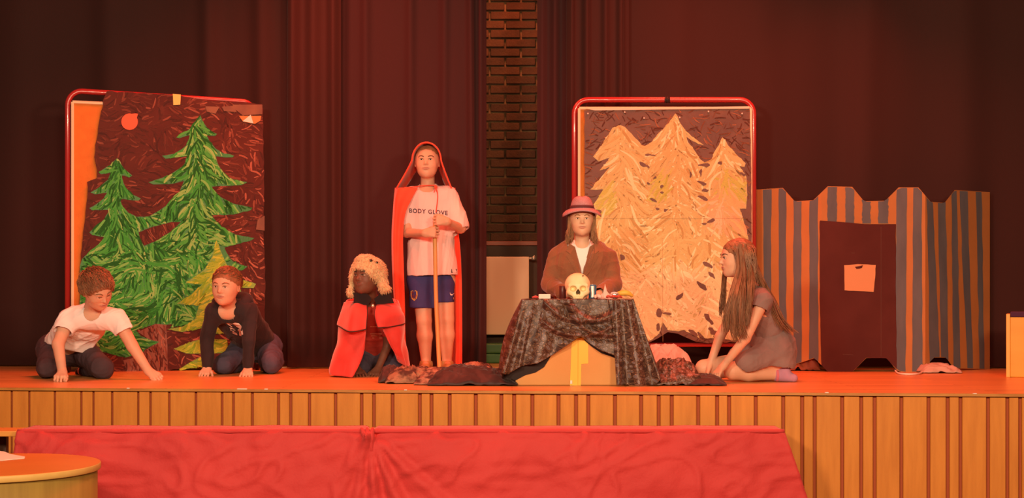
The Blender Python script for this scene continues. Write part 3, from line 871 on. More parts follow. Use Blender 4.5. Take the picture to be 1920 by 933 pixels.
def dir_cream(x, y, r):
    ax = min((1163, 1268, 1354), key=lambda a: abs(a - x) + (0 if y < 470 else 0))
    if y > 430: ax = min((1150, 1215 + 50, 1330), key=lambda a: abs(a - x))
    s = 1 if x > ax else -1
    if abs(x - ax) < 8: return PI / 2 + r.uniform(-.5, .5)
    if y > 500 and 1200 < x < 1250: s = -s
    return s * (.82 + .9 * noise.noise(Vector((x * .03, y * .03, 7))) + r.uniform(-.14, .14))
def col_cream(x, y, r):
    q = r.random(); c = mixc((0.50, 0.40, 0.16), (0.62, 0.51, 0.23), r.random())
    if q < .10: c = (0.42, 0.30, 0.11)
    if q > .86: c = (0.78, 0.69, 0.40)
    if math.hypot(x - 1127, y - 380) < 28 or math.hypot(x - 1375, y - 365) < 34 or math.hypot(x - 1238, y - 350) < 20: c = mixc(c, (0.42, 0.50, 0.07), .6)
    if math.hypot(x - 1362, y - 400) < 40: c = mixc(c, (0.85, 0.42, 0.26), .55)
    if y > 500: c = mixc(c, (0.95, 0.80, 0.58), .30)
    return c
link('cream_brush_strokes', strokes([tree], [], fnR, 2400, dir_cream, col_cream, .0238, 23, (22, 60), (2.2, 5.5), curve=.8), M_paint, picR, kind='stuff')
link('brown_brush_strokes', strokes([raggedR], [tree], fnR, 260, lambda x, y, r: r.uniform(-1.2, 1.2), lambda x, y, r: mixc((0.08, 0.024, 0.015), (0.30, 0.13, 0.07), r.random() ** 2.5), .0228, 24, (8, 22), (1.2, 3)), M_paint, picR, kind='stuff')
dabs = [(285, 233, 18, 4, 0), (265, 268, 20, 5, 25), (295, 385, 14, 5, 25), (310, 415, 8, 4, 0), (338, 418, 8, 5, -30), (280, 330, 6, 4, 0), (300, 312, 8, 4, -20), (325, 340, 5, 7, 0), (325, 360, 5, 4, 0), (460, 328, 16, 5, 20), (472, 353, 14, 6, 0), (462, 378, 18, 6, 25), (468, 268, 20, 6, 0), (455, 295, 4, 14, 0), (520, 262, 6, 5, 0), (596, 298, 12, 5, 30), (490, 455, 13, 6, -20), (468, 465, 8, 4, 0),
        (480, 603, 18, 6, 25), (492, 638, 16, 6, 45), (460, 675, 22, 7, 40), (385, 710, 16, 6, -45), (192, 580, 8, 12, -20), (315, 765, 10, 16, 0), (342, 768, 14, 5, 0), (312, 812, 6, 12, 0), (482, 785, 24, 8, 50), (498, 828, 20, 8, 40), (430, 832, 20, 6, 35), (590, 835, 20, 9, 0), (110, 425, 12, 6, 0), (420, 300, 3, 8, 0)]
for x, y, a, b, g in dabs:
    mb = MB()
    g = math.radians(g); pl = []
    for k in range(12):
        th = k * PI / 6; u, v = a * math.cos(th), b * math.sin(th)
        pl.append((x + u * math.cos(g) - v * math.sin(g), y + u * math.sin(g) + v * math.cos(g)))
    mb.add(*flat(rough_poly(cR(pl), 3.2, 2.5, x), fnR, .0255, .001)); mb.build('brown_paint_dab', M_pR, picR, False)
mb = MB()
mb.tube([fnR(1242, 446, .0247), fnR(1243, 640, .0247)], .0013, 4); mb.tube([fnR(1112, 409, .0247), fnR(1400, 409, .0247)], .0013, 4)
mb.build('paper_crease', mat('crease', (0.40, 0.22, 0.09), .6), picR, False)
for x, y in ((76, 95), (200, 90), (265, 110), (385, 108), (482, 88), (595, 95)):
    mb = MB(); mb.sphere(fnR(*cR([(x, y)])[0], .027), .006, 8); mb.build('push_pin', M_white, picR)
mb = MB(); mb.add(*flat(cR([(66, 78), (240, 76), (620, 70), (618, 78), (400, 80), (240, 82), (100, 84)]), fnR, .028, .001)); mb.build('clear_tape', mat('tape_shine', (0.7, 0.55, 0.4), .2), picR, False)

# ---- cardboard castle
plan = [(1405, 10.16), (1470, 10.0), (1540, 9.86), (1680, 9.84), (1735, 9.80), (1782, 9.95), (1856, 10.22)]
def castle(x, y, off=0.0):
    for i in range(len(plan) - 1):
        if x <= plan[i + 1][0] or i == len(plan) - 2:
            fn_, n_ = _cast[i]
            return fn_(x, y, off)
_cast = [plane_fn(plan[i][0], plan[i][1], plan[i + 1][0], plan[i + 1][1]) for i in range(len(plan) - 1)]
top = [(1405, 358), (1419, 355), (1468, 352), (1490, 377), (1525, 375), (1552, 349), (1598, 350), (1620, 377), (1660, 376), (1685, 351), (1722, 351), (1745, 378), (1771, 380), (1790, 356), (1856, 360)]
bot = [(1405, 684), (1488, 684), (1530, 670), (1534, 678), (1552, 696), (1599, 696), (1624, 671), (1662, 671), (1682, 694), (1690, 697), (1730, 697), (1742, 684), (1746, 670), (1774, 670), (1788, 690), (1856, 692)]
def interp(tb, x):
    for (a, ya), (b, yb) in zip(tb, tb[1:]):
        if a <= x <= b: return ya + (yb - ya) * (x - a) / (b - a)
    return tb[0][1] if x < tb[0][0] else tb[-1][1]
M_card = mat('orange_cardboard', (0.38, 0.165, 0.048), 0.7, (0.43, 0.185, 0.054), 5, bump=.05)
M_grey = mat('grey_paint', (0.095, 0.105, 0.122), 0.7, (0.125, 0.135, 0.155), 5, (2, 2, .6), .06, spec=.15)
M_door = mat('brown_paint', (0.072, 0.018, 0.016), 0.7, (0.09, 0.024, 0.021), 4, (1, 1, 1), .06, spec=.12)
base = castle(1650, 690); base.z = STAGE
cas = thing('cardboard_castle', base, 'striped grey and orange cardboard castle wall with battlements and a dark brown door', 'stage prop')
pn = []
for i in range(len(plan) - 1):
    xa_, xb_ = plan[i][0], plan[i + 1][0]
    xs = sorted(set([xa_, xb_] + [x for x, _ in top + bot if xa_ < x < xb_]))
    poly = [(x, interp(top, x)) for x in xs] + [(x, interp(bot, x)) for x in xs[::-1]]
    fn_ = _cast[i][0]
    vs, fs = flat(poly, fn_, 0, .006)
    pn.append(link('cardboard_panel', mesh_from(vs, fs, smooth=False), M_card, cas))
def cx(x): return 1400 + x / 2.392
def clip_interp(tb, x): return interp(tb, x)
def stripe(x0t, x1t, x0b, x1b, y0=None, y1=None, m=None, nm='painted_stripe', off=.0012, wob=1.6, seed=0):
    rows = 22; V = []; Fc = []
    for k in range(rows):
        t = k / (rows - 1); r_ = []
        for side, (a, b) in enumerate(((x0t, x0b), (x1t, x1b))):
            x = a + (b - a) * t
            x += wob * noise.noise(Vector((t * 9, seed * 3.1 + side * 7, x * .01)))
            r_.append(x)
        ya = y0 if y0 else None; yb = y1 if y1 else None
        xs = [r_[0], (r_[0] + r_[1]) / 2, r_[1]]
        for x in xs:
            yt = (y0 if y0 else clip_interp(top, x) + 1); ybm = (y1 if y1 else clip_interp(bot, x) - 1)
            V.append(castle(x, yt + (ybm - yt) * t, off))
    for k in range(rows - 1):
        for j in range(2):
            a = k * 3 + j; Fc.append((a, a + 3, a + 4, a + 1))
    xm = (x0t + x1t) / 2
    par = pn[max(i for i in range(len(pn)) if xm >= plan[i][0])]
    return link(nm, mesh_from(V, Fc), m or M_grey, par)
S = stripe
for q_, (a, b) in enumerate(((75, 110), (143, 177), (210, 245), (281, 320))):
    S(cx(a), cx(b), cx(a + (2 if q_ < 2 else 0)), cx(b + 1), seed=q_)
for q_, (a, b) in enumerate(((362, 405), (443, 482), (518, 556), (590, 635))):
    S(cx(a), cx(b), cx(a), cx(b), y1=330 + 212 / 2.392, seed=10 + q_)
for q_, (a, b, c, d_) in enumerate(((673, 719, 664, 713), (748, 785, 742, 788), (808, 835, 822, 866), (858, 892, 872, 906), (918, 943, 926, 958), (955, 990, 990, 1014), (1028, 1052, 1044, 1068))):
    S(cx(a), cx(b), cx(c), cx(d_), seed=20 + q_)
door = rough_poly([(1537, 415), (1538, 413), (1580, 416), (1620, 420), (1680, 420), (1680, 560), (1681, 660), (1682, 692), (1662, 671), (1624, 671), (1599, 696), (1552, 696), (1540, 684), (1537, 560)], 1.0, 12, 31)
dr = link('painted_door', mesh_from(*flat(door, lambda x, y, o: _cast[2][0](x, y, o), .0030, .0015), smooth=False), M_door, cas)
win = rough_poly([(1583, 497), (1608, 495), (1642, 496), (1641, 520), (1638, 547), (1610, 545), (1583.5, 544)], .6, 8, 33)
link('window_patch', mesh_from(*flat(win, lambda x, y, o: _cast[2][0](x, y, o), .0055, .002), smooth=False), mat('window_card', (0.60, 0.30, 0.14), .7), dr)
link('paint_smudge', mesh_from(*flat(rough_poly([(1603, 500), (1618, 497), (1616, 502), (1606, 504)], .8, 4, 3), lambda x, y, o: _cast[2][0](x, y, o), .0068, .001), smooth=False), M_door, dr)
mb = MB()
for x0, y0, x1, y1 in ((1652, 425, 1652, 668), (1596, 474, 1603, 474), (1580, 664, 1600, 665)):
    mb.tube([_cast[2][0](x0, y0, .0032), _cast[2][0](x1, y1, .0032)], .0012, 4)
mb.build('card_crease', mat('crease_brown', (0.13, 0.06, 0.045), .7), dr, False)
# white cord lying round the castle's foot
mb = MB()
p_ = [on_top(x, y, STAGE + .008) for x, y in ((1678, 693), (1684, 699), (1700, 701), (1722, 700), (1733, 694), (1731, 691))]
mb.tube(catmull(p_, 6), .006, 8); mb.build('rope', M_white, None, label='white cord curled on the floor at the foot of the cardboard castle', cat='rope')
mb = MB()
p_ = [on_top(x, y, STAGE + .006) for x, y in ((500, 693), (515, 690), (530, 688.5), (560, 688), (590, 687.2))]
mb.tube(catmull(p_, 6), .004, 6); mb.build('thin_cable', mat('pale_green_cable', (0.45, 0.5, 0.35), .5), None, label='thin pale cable on the stage floor behind the boy in a black hoodie', cat='cable')

# ---- yellow box at the right edge
M_ybox = mat('yellow_varnish', (0.78, 0.36, 0.03), 0.45, (0.84, 0.42, 0.045), 3, (1, 1, 3), .03)
M_yedge = mat('light_edge', (0.86, 0.48, 0.10), 0.45)
yb_ = thing('wooden_box', G(1960, 9.3), 'bright yellow wooden box with a dark purple top at the right edge', 'box')
a = P(1894, 707, 9.14); b = P(2010, 594, 9.14)
R_ = Matrix.Rotation(-math.radians(20), 3, 'Z')
def turned(cx_, cy_, cz_, hx, hy, hz):
    m_ = MB(); o_ = Vector((a.x, 9.14, 0)); c_ = o_ + R_ @ (Vector((cx_, cy_, 0)) - o_); m_.box((c_.x, c_.y, cz_), (hx, hy, hz), R_); return m_
mb = turned((a.x + b.x) / 2, 9.14 + .2, (b.z + STAGE) / 2 + .0005, (b.x - a.x) / 2, .2, (b.z - STAGE) / 2 - .001); link('box_body', bevel_mesh(mb.mesh(False), .004), M_ybox, yb_)
a2 = P(1887, 588, 9.13)
mb = turned(a.x - .012, 9.14 + .2, (a2.z + STAGE) / 2, .012, .21, (a2.z - STAGE) / 2 - .001); link('side_board', bevel_mesh(mb.mesh(False), .003), M_yedge, yb_)
mb = turned((a.x + b.x) / 2 + .001, 9.14 + .2, b.z + .017, (b.x - a.x) / 2, .205, .017); link('top_pad', bevel_mesh(mb.mesh(False), .006, 2), mat('purple_felt', (0.06, 0.02, 0.06), .9), yb_)
# ================================================================ people
def basis(f, u):
    f = Vector(f).normalized(); u = Vector(u); u = (u - f * u.dot(f)).normalized()
    s = f.cross(u).normalized()
    return Matrix((s, f, u)).transposed()      # columns: side, forward, up
M_eye = mat('eye_white', (0.75, 0.66, 0.58), 0.25)
M_iris = mat('iris', (0.03, 0.018, 0.012), 0.2)
def head_ops(V, c, M, H, nose=1.0, chin=1.0, ears=True):
    c = Vector(c)
    Mn = np.array(M)
    L = lambda x, y, z: c + M @ Vector((x * H, y * H, z * H))
    E = lambda x, y, z, a, b, d: el(L(x, y, z), (a * H, b * H, d * H), Mn)
    R = lambda p, q, a, b: rc(L(*p), L(*q), a * H, b * H)
    V.u(E(0, -.07, .12, .355, .43, .375), .01)
    V.u(E(0, .08, -.08, .30, .31, .37), .05 * H * 4)
    V.u(E(0, .12, -.31, .215, .23, .155), .06 * H * 3)
    V.u(E(0, .27 * chin, -.40, .09, .075, .07), .10 * H)
    for s in (-1, 1):
        V.u(E(s * .155, .24, -.12, .10, .09, .10), .10 * H)
        V.cut(E(s * .135, .455, .025, .082, .085, .048), .05 * H)
    V.u(R((-.15, .345, .085), (.15, .345, .085), .036, .036), .06 * H)
    V.u(R((0, .365, .03), (0, .435 * nose, -.10), .030, .046), .05 * H)
    for s in (-1, 1): V.u(E(s * .042, .395, -.12, .032, .035, .026), .025 * H)
    V.u(E(0, .345, -.225, .13, .055, .05), .04 * H)
    V.u(E(0, .378, -.222, .108, .034, .016), .012 * H)
    V.u(E(0, .372, -.268, .090, .034, .020), .012 * H)
    V.cut(E(0, .43, -.244, .115, .040, .009), .008 * H)
    V.cut(E(0, .43, -.315, .08, .045, .018), .03 * H)
    if ears:
        for s in (-1, 1):
            V.u(E(s * .355, -.03, -.03, .032, .075, .115), .02 * H)
            V.cut(E(s * .395, .0, -.02, .03, .04, .07), .02 * H)
def face_parts(root, c, M, H, brow, lips=None, gaze=(0, 0), openness=1.0, iris=None, body=None):
    c = Vector(c); body = body or [o for o in COL.objects if o.name.startswith('body') and o.parent == root][0]
    bv_ = bvh_of(body); fw = M @ Vector((0, 1, 0))
    def L(x, y, z):
        """a point on the face: x, z across it, y its height above the skin"""
        p = c + M @ Vector((x * H, .8 * H, z * H)); h = bv_.ray_cast(p, -fw)[0]
        return (h if h is not None else p - fw * .45 * H) + fw * (y * H)
    for s in (-1, 1):
        mb = MB(); mb.sphere(L(s * .137, -.012, .022), (.066 * H, .030 * H, .030 * H * openness), 14, M)
        e = mb.build('eye', M_eye, root)
        mb = MB(); mb.sphere(L(s * .137 + gaze[0], .006, .021 + gaze[1]), (.028 * H, .016 * H, .028 * H * min(1, openness)), 12, M)
        mb.build('iris', iris or M_iris, e)
        mb = MB(); mb.tube([L(s * .070, .004, .024), L(s * .10, .012, .046 * openness + .008), L(s * .148, .014, .050 * openness + .008), L(s * .205, .004, .020)], [.005 * H, .010 * H, .010 * H, .005 * H], 6)
        mb.build('upper_lid_line', brow, e)
        mb = MB(); mb.tube([L(s * .060, .002, .100), L(s * .12, .004, .128), L(s * .180, .004, .128), L(s * .235, .002, .098)], [.012 * H, .020 * H, .017 * H, .007 * H], 6)
        mb.build('eyebrow', brow, root)
    if lips:
        mb = MB()
        mb.tube([L(-.112, .0, -.236), L(-.075, .002, -.229), L(-.035, .002, -.222), L(0, .002, -.226), L(.035, .002, -.222), L(.075, .002, -.229), L(.112, .0, -.236)], [.003 * H, .009 * H, .013 * H, .012 * H, .013 * H, .009 * H, .003 * H], 8)
        mb.tube([L(-.104, .0, -.254), L(-.065, .001, -.262), L(-.03, .001, -.268), L(.03, .001, -.268), L(.065, .001, -.262), L(.104, .0, -.254)], [.003 * H, .011 * H, .017 * H, .017 * H, .011 * H, .003 * H], 8)
        mb.build('lips', lips, root)
def hand_ops(V, w, d, n, side, s=1.0, curl=(.25, .35, .3), thumb=(.6, .7, -.3), spread=.10, fk=.0):
    """palm, four unequal jointed fingers and a thumb; n points out of the back of the hand"""
    w = Vector(w); d = Vector(d).normalized(); n = Vector(n); n = (n - d * n.dot(d)).normalized()
    x = d.cross(n).normalized() * side
    base = (.030, .010, -.010, -.028)
    ln = (.062, .069, .064, .050)
    V.u(rc(w, w + d * .012 * s, .020 * s, .021 * s, n, .8), .025)
    for i in range(4):
        k = w + d * (.070 - .004 * abs(i - 1)) * s + x * base[i] * s
        V.u(rc(w + d * .008 * s + x * base[i] * .45 * s, k, .0145 * s, .0105 * s), .012)
        dd = (d + x * (base[i] / .03) * spread).normalized(); p = k; ang = 0
        for j, (fr, r0, r1) in enumerate(((.45, .0088, .0080), (.30, .0078, .0072), (.25, .0070, .0060))):
            ang += curl[j] * (1 + fk * i)
            q = p + (dd * math.cos(ang) - n * math.sin(ang)) * ln[i] * fr * s
            V.u(rc(p, q, r0 * s, r1 * s), .0035); p = q
    t0 = w + d * .018 * s + x * .018 * s
    td = (d * thumb[0] + x * thumb[1] + n * thumb[2]).normalized()
    t1 = t0 + td * .036 * s
    t2 = t1 + (td + d * .35 - x * .25).normalized() * .030 * s
    t3 = t2 + (td + d * .6 - x * .5).normalized() * .024 * s
    V.u(rc(t0, t1, .0125 * s, .0105 * s), .012); V.u(rc(t1, t2, .0098 * s, .0085 * s), .004); V.u(rc(t2, t3, .0085 * s, .0068 * s), .003)
def limb(V, a, b, c, r, k=.02):
    V.u(rc(a, b, r[0], r[1]), k); V.u(rc(b, c, r[1] * .98, r[2]), k)
def torso_axes(J):
    sp = (J['neck'] - J['pelvis']).normalized(); sd = (J['shB'] - J['shA']).normalized()
    fr = sd.cross(sp).normalized()
    if fr.dot(J['front']) < 0: fr = -fr
    return sp, sd, fr
def torso_ops(V, J, e=0.0, hip=True, w=1.0):
    sp, sd, fr = torso_axes(J)
    a = J['shA'].lerp(J['shB'], .22); b = J['shA'].lerp(J['shB'], .78)
    V.u(rc(a, b, .060 * w + e, .060 * w + e), .03)
    ch = J['pelvis'].lerp(J['neck'], .68); wa = J['pelvis'].lerp(J['neck'], .32)
    V.u(rc(ch, wa, .135 * w + e, .112 * w + e, fr, .70), .05)
    V.u(rc(wa, J['pelvis'], .112 * w + e, .115 * w + e, fr, .78), .04)
    if hip: V.u(rc(J['hipA'], J['hipB'], .082 * w + e, .082 * w + e), .04)
def skin_body(root, J, skin, s=1.0, hands=(), legs=True, head_kw={}, arms=True, r_leg=(.072, .050, .030), r_arm=(.040, .032, .0225)):
    """one body: trunk, limbs, head and hands"""
    parts = []
    V = Vol(.0052)
    torso_ops(V, J)
    M = basis(J['f'], J['u']); H = J['H']
    hb = J['head'] + M @ Vector((0, -.12 * H, -.22 * H))
    V.u(rc(J['neck'], hb, .050 * s, .046 * s), .03)
    for q in 'AB':
        V.u(rc(J['sh' + q], J['el' + q], r_arm[0] * s, r_arm[1] * s), .03)
        V.u(rc(J['el' + q], J['wr' + q], r_arm[1] * s, r_arm[2] * s), .01)
        if legs:
            V.u(rc(J['hip' + q], J['kn' + q], r_leg[0] * s, r_leg[1] * s), .02)
            mid = J['kn' + q].lerp(J['an' + q], .35)
            V.u(rc(J['kn' + q], mid, r_leg[1] * .96 * s, r_leg[1] * .98 * s), .01)
            V.u(rc(mid, J['an' + q], r_leg[1] * .98 * s, r_leg[2] * s), .02)
            if 'toe' + q in J:
                V.u(rc(J['an' + q], J['toe' + q], .032 * s, .024 * s), .02)
    parts.append(V.nets())
    V = Vol(.0027)
    head_ops(V, J['head'], M, H, **head_kw)
    V.u(rc(J['neck'], hb, .050 * s, .046 * s), .02)
    parts.append(V.nets())
    for q, h_ in zip('AB', hands):
        V = Vol(.0026); w_ = J['wr' + q]; e_ = J['el' + q]
        V.u(rc(w_.lerp(e_, .34), w_, (r_arm[2] + (r_arm[1] - r_arm[2]) * .34) * s, r_arm[2] * s))
        hand_ops(V, *h_[0], **h_[1]); parts.append(V.nets())
    vs = []; qs = []; b = 0
    for v, q in parts:
        vs.append(relax(v, q, 1)); qs.append(q + b); b += len(v)
    o = link('body', mesh_np(np.concatenate(vs), np.concatenate(qs)), skin, root)
    return o, M
def hair_cap(root, c, M, H, m, grow=.05, face=(0, .42, -.22, .33, .34, .44), low=-.16, seed=0, amp=.006, extra=(), name='hair', wr_freq=90):
    V = Vol(.004); c = Vector(c); Mn = np.array(M)
    L = lambda x, y, z: c + M @ Vector((x * H, y * H, z * H))
    V.u(el(L(0, -.08, .125), ((.365 + grow) * H, (.435 + grow) * H, (.385 + grow) * H), Mn), .01)
    for e in extra: V.u(e, .02)
    x, y, z, a, b, d_ = face
    V.cut(el(L(x, y, z), (a * H, b * H, d_ * H), Mn), .012)
    V.keep(-(M @ Vector((0, .35, 1))), L(0, 0, low))
    return organic(V, name, m, root, 1, [(amp, wr_freq, seed, M @ Vector((0, .8, .5))), (amp * .6, wr_freq * 2, seed + 1, M @ Vector((.3, .5, .6)))])
def tufts(c, M, H, n, comb, seed, ln=(.03, .06), r=.0016, zmin=0.0, grow=.06, ymax=.33, lift=.25, cond=None):
    rr = random.Random(seed); c = Vector(c); mb = MB(); k = 0
    R3 = Vector(((.365 + grow) * H, (.435 + grow) * H, (.385 + grow) * H)); cc = Vector((0, -.08 * H, .125 * H))
    while k < n:
        d = Vector((rr.gauss(0, 1), rr.gauss(0, 1), rr.gauss(0, 1))).normalized()
        if cond:
            if not cond(d): continue
        elif d.z < zmin - .9 * max(0, -d.y) or d.y > ymax + .6 * d.z: continue
        k += 1
        p = Vector((d.x * R3.x, d.y * R3.y, d.z * R3.z)) * .97
        cd = Vector(comb(d, rr)); pts = []; l = rr.uniform(*ln)
        q = p.copy()
        for i in range(5):
            pts.append(c + M @ (q + cc))
            nn = Vector((q.x / R3.x ** 2, q.y / R3.y ** 2, q.z / R3.z ** 2)).normalized()
            t = (cd - nn * cd.dot(nn)).normalized() + nn * lift * rr.uniform(.2, 1.0) * (1 if i < 3 else -.2)
            q = q + t.normalized() * l / 4
        mb.tube(pts, [r, r * 1.3, r * 1.2, r * .8, r * .2], 3, caps=False)
    return mb
def lock(mb, keys, n, spread0, spread1, r, seed, wav=.01, jl=.08):
    rr = random.Random(seed); K = [Vector(k) for k in keys]
    base = catmull(K, 5); m = len(base)
    for s in range(n):
        a = rr.uniform(0, 2 * PI); q = math.sqrt(rr.random())
        side = Vector((math.cos(a) * q, math.sin(a) * q, rr.uniform(-.3, .3)))
        ph = rr.uniform(0, 6); fr = rr.uniform(4, 8); end = max(4, int(m * (1 - rr.random() * jl)))
        off2 = Vector((rr.gauss(0, 1), rr.gauss(0, 1), 0)) * wav
        pts = []
        for i in range(end):
            t = i / (m - 1)
            pts.append(base[i] + side * (spread0 + (spread1 - spread0) * t) + off2 * math.sin(ph + fr * t) * t)
        mb.tube(pts, [r * (.6 + .6 * math.sin(PI * min(1, .15 + i / end))) * (1 if i < end - 1 else .3) for i in range(end)], 3, caps=False)
def project(me_or_bvh, vs, dirn=(0, 1, 0), off=.0015):
    bvh = me_or_bvh; out = []
    d = Vector(dirn)
    for v in vs:
        h = bvh.ray_cast(Vector(v) - d * .5, d)
        out.append((h[0] - d * off) if h[0] is not None else Vector(v))
    return out
def bvh_of(o):
    me = o.data
    return BVHTree.FromPolygons([v.co.copy() for v in me.vertices], [tuple(p.vertices) for p in me.polygons])
def print_px(bvh, polys, Z, off=.0018, step=None):
    """flat print: pixel outlines laid on a garment along the viewing direction of that place"""
    V = []; Fc = []
    for poly in polys:
        n = len(poly)
        x0 = min(p[0] for p in poly); x1 = max(p[0] for p in poly)
        tris = tessellate_polygon([[Vector((p[0], -p[1], 0)) for p in poly]])
        b = len(V)
        for x, y in poly:
            w_ = P(x, y, Z); h = bvh.ray_cast(w_ - Vector((0, .6, 0)), Vector((0, 1, 0)))
            V.append((h[0] if h[0] is not None else w_) - Vector((0, off, 0)))
        for t in tris:
            a_, b_, c_ = [poly[i] for i in t]
            ar = (b_[0] - a_[0]) * -(c_[1] - a_[1]) + (b_[1] - a_[1]) * (c_[0] - a_[0])
            Fc.append(tuple(b + i for i in (t if ar > 0 else (t[0], t[2], t[1]))))
    return mesh_from(V, Fc, smooth=False)
def skinm(name, c, c2): return mat(name, c, 0.5, c2, 7, bump=.05, bscale=90, sss=.12, spec=.35)
M_skin = skinm('fair_skin', (0.62, 0.355, 0.235), (0.68, 0.41, 0.28))
M_skin_d = skinm('dark_skin', (0.15, 0.062, 0.038), (0.19, 0.08, 0.05))
M_lip = mat('lip', (0.50, 0.20, 0.16), 0.45)
M_lip_d = mat('lip_dark', (0.22, 0.09, 0.07), 0.45)
M_brow = mat('brow_hair', (0.10, 0.05, 0.03), 0.8)
M_hair_r = mat('auburn_hair', (0.20, 0.085, 0.04), 0.55, (0.30, 0.13, 0.06), 30, (1, 1, .4))
M_hair_b = mat('light_brown_hair', (0.24, 0.12, 0.06), 0.5, (0.36, 0.19, 0.09), 40, (1, 1, .2))
M_wtee = mat('white_jersey', (0.80, 0.76, 0.76), 0.85, (0.84, 0.80, 0.80), 4, bump=.08, bscale=200, sheen=.1)
M_black_cloth = mat('black_fleece', (0.022, 0.015, 0.018), 0.9, (0.032, 0.02, 0.023), 6, bump=.1, bscale=150, sheen=.1)
M_jeans = mat('dark_denim', (0.055, 0.050, 0.085), 0.85, (0.085, 0.075, 0.12), 7, bump=.2, bscale=180)
M_trouser = mat('dark_trousers', (0.05, 0.032, 0.042), 0.85, (0.07, 0.042, 0.052), 6, bump=.1, bscale=120)

# ---------------------------------------------------------------- 1: boy in the white T-shirt, leaning on his hands
def boy_white():
    J = dict(head=P(182, 543, 8.76), f=(.62, -.52, -.50), u=(.10, -.38, .85), H=.232,
             neck=P(172, 585, 8.93), pelvis=P(118, 655, 9.28), front=Vector((.2, -1, -.4)),
             shA=P(128, 596, 8.90), shB=P(220, 597, 8.90), hipA=P(100, 655, 9.26), hipB=P(150, 655, 9.28),
             elA=P(109, 645, 8.80), wrA=P(117, 699, 8.72), elB=P(248, 648, 8.90), wrB=P(279, 696, 8.86),
             knA=P(88, 690, 8.99), knB=P(192, 689, 8.99), anA=P(100, 694, 9.40), anB=P(160, 694, 9.40), toeA=P(112, 696, 9.50), toeB=P(150, 696, 9.50))
    root = thing('person', G(150, 9.05), 'boy in a white T-shirt and dark trousers kneeling and leaning on both hands', 'person')
    hA = J['wrA']; hB = J['wrB']
    o, M = skin_body(root, J, M_skin, 1.0, hands=[
        ((hA + Vector((0, 0, .004)), (.05, -.85, -.30), (0, -.35, .9), -1), dict(curl=(.75, 1.1, .8), s=1.0, thumb=(.8, .5, -.2))),
        ((hB, (.85, -.25, -.42), (.2, -.5, .85), 1), dict(curl=(.5, 1.0, .7), s=1.0, thumb=(.8, .4, -.2)))],
        r_arm=(.044, .037, .026))
    face_parts(root, J['head'], M, J['H'], M_hair_r, M_lip, openness=.55)
    hair_cap(root, J['head'], M, J['H'], M_hair_r, .055, (.0, .50, -.17, .40, .36, .40), -.30, 3, .008)
    tufts(J['head'], M, J['H'], 900, lambda d, r: (r.uniform(-.4, .4), .75 + r.uniform(-.4, .4), -.55 * (1 - d.z)), 5, (.03, .065), .0026, -.1, lift=.35).build('hair_tufts', M_hair_r, root, kind='stuff')
    # T-shirt
    V = Vol(.0052); e = .016
    torso_ops(V, J, e, hip=False)
    sp, sd, fr = torso_axes(J)
    V.u(rc(J['pelvis'] + sp * .05, J['pelvis'] + sp * .02 , .13, .135, fr, .85), .05)
    V.u(rc(J['pelvis'].lerp(J['neck'], .35) + fr * .03 + Vector((.03, 0, 0)), J['pelvis'].lerp(J['neck'], .15) + fr * .07 + Vector((.04, 0, -.02)), .11, .10), .04)
    for q, t in (('A', .55), ('B', .50)):
        s_, l_ = J['sh' + q], J['el' + q]; end = s_.lerp(l_, t); dd = (l_ - s_).normalized()
        V.u(rc(s_, end, .062, .064), .03)
        V.cut(hull([(-dd, end - dd * .004), (dd, end + dd * .12)], end - Vector((.12, .12, .12)), end + Vector((.12, .12, .12))))
        V.cut(rc(end - dd * .03, end + dd * .05, .050, .056), .004)
    V.u(rc(J['neck'] - sp * .02, J['neck'] + sp * .012, .075, .062), .03)
    V.cut(el(J['neck'] + sp * .055 + fr * .045, (.060, .052, .055)), .006)
    V.keep((-.25, 0, -1), P(140, 660, 9.05))
    organic(V, 't_shirt', M_wtee, root, 1, [(.015, 26, 4, (.4, 0, 1)), (.004, 60, 5, (.8, 0, 1))])
    # trousers
    V = Vol(.006)
    V.u(rc(J['hipA'], J['hipB'], .108, .108), .03)
    for q, out in (('A', -1), ('B', 1)):
        V.u(rc(J['hip' + q], J['kn' + q], .092, .068), .03)
        V.u(rc(J['kn' + q], J['an' + q], .064, .048), .02)
    V.keep((0, 0, -1), (0, 0, STAGE + .004))
    organic(V, 'trousers', M_trouser, root, 1, [(.015, 22, 8, (1, .5, .3)), (.005, 50, 9, (1, 0, 0))])
    for q in 'AB':
        mb = MB(); a = J['toe' + q]; mb.sphere(a + Vector((0, .02, -.005)), (.035, .06, .035), 14); mb.build('sock', M_black_cloth, root)
boy_white()

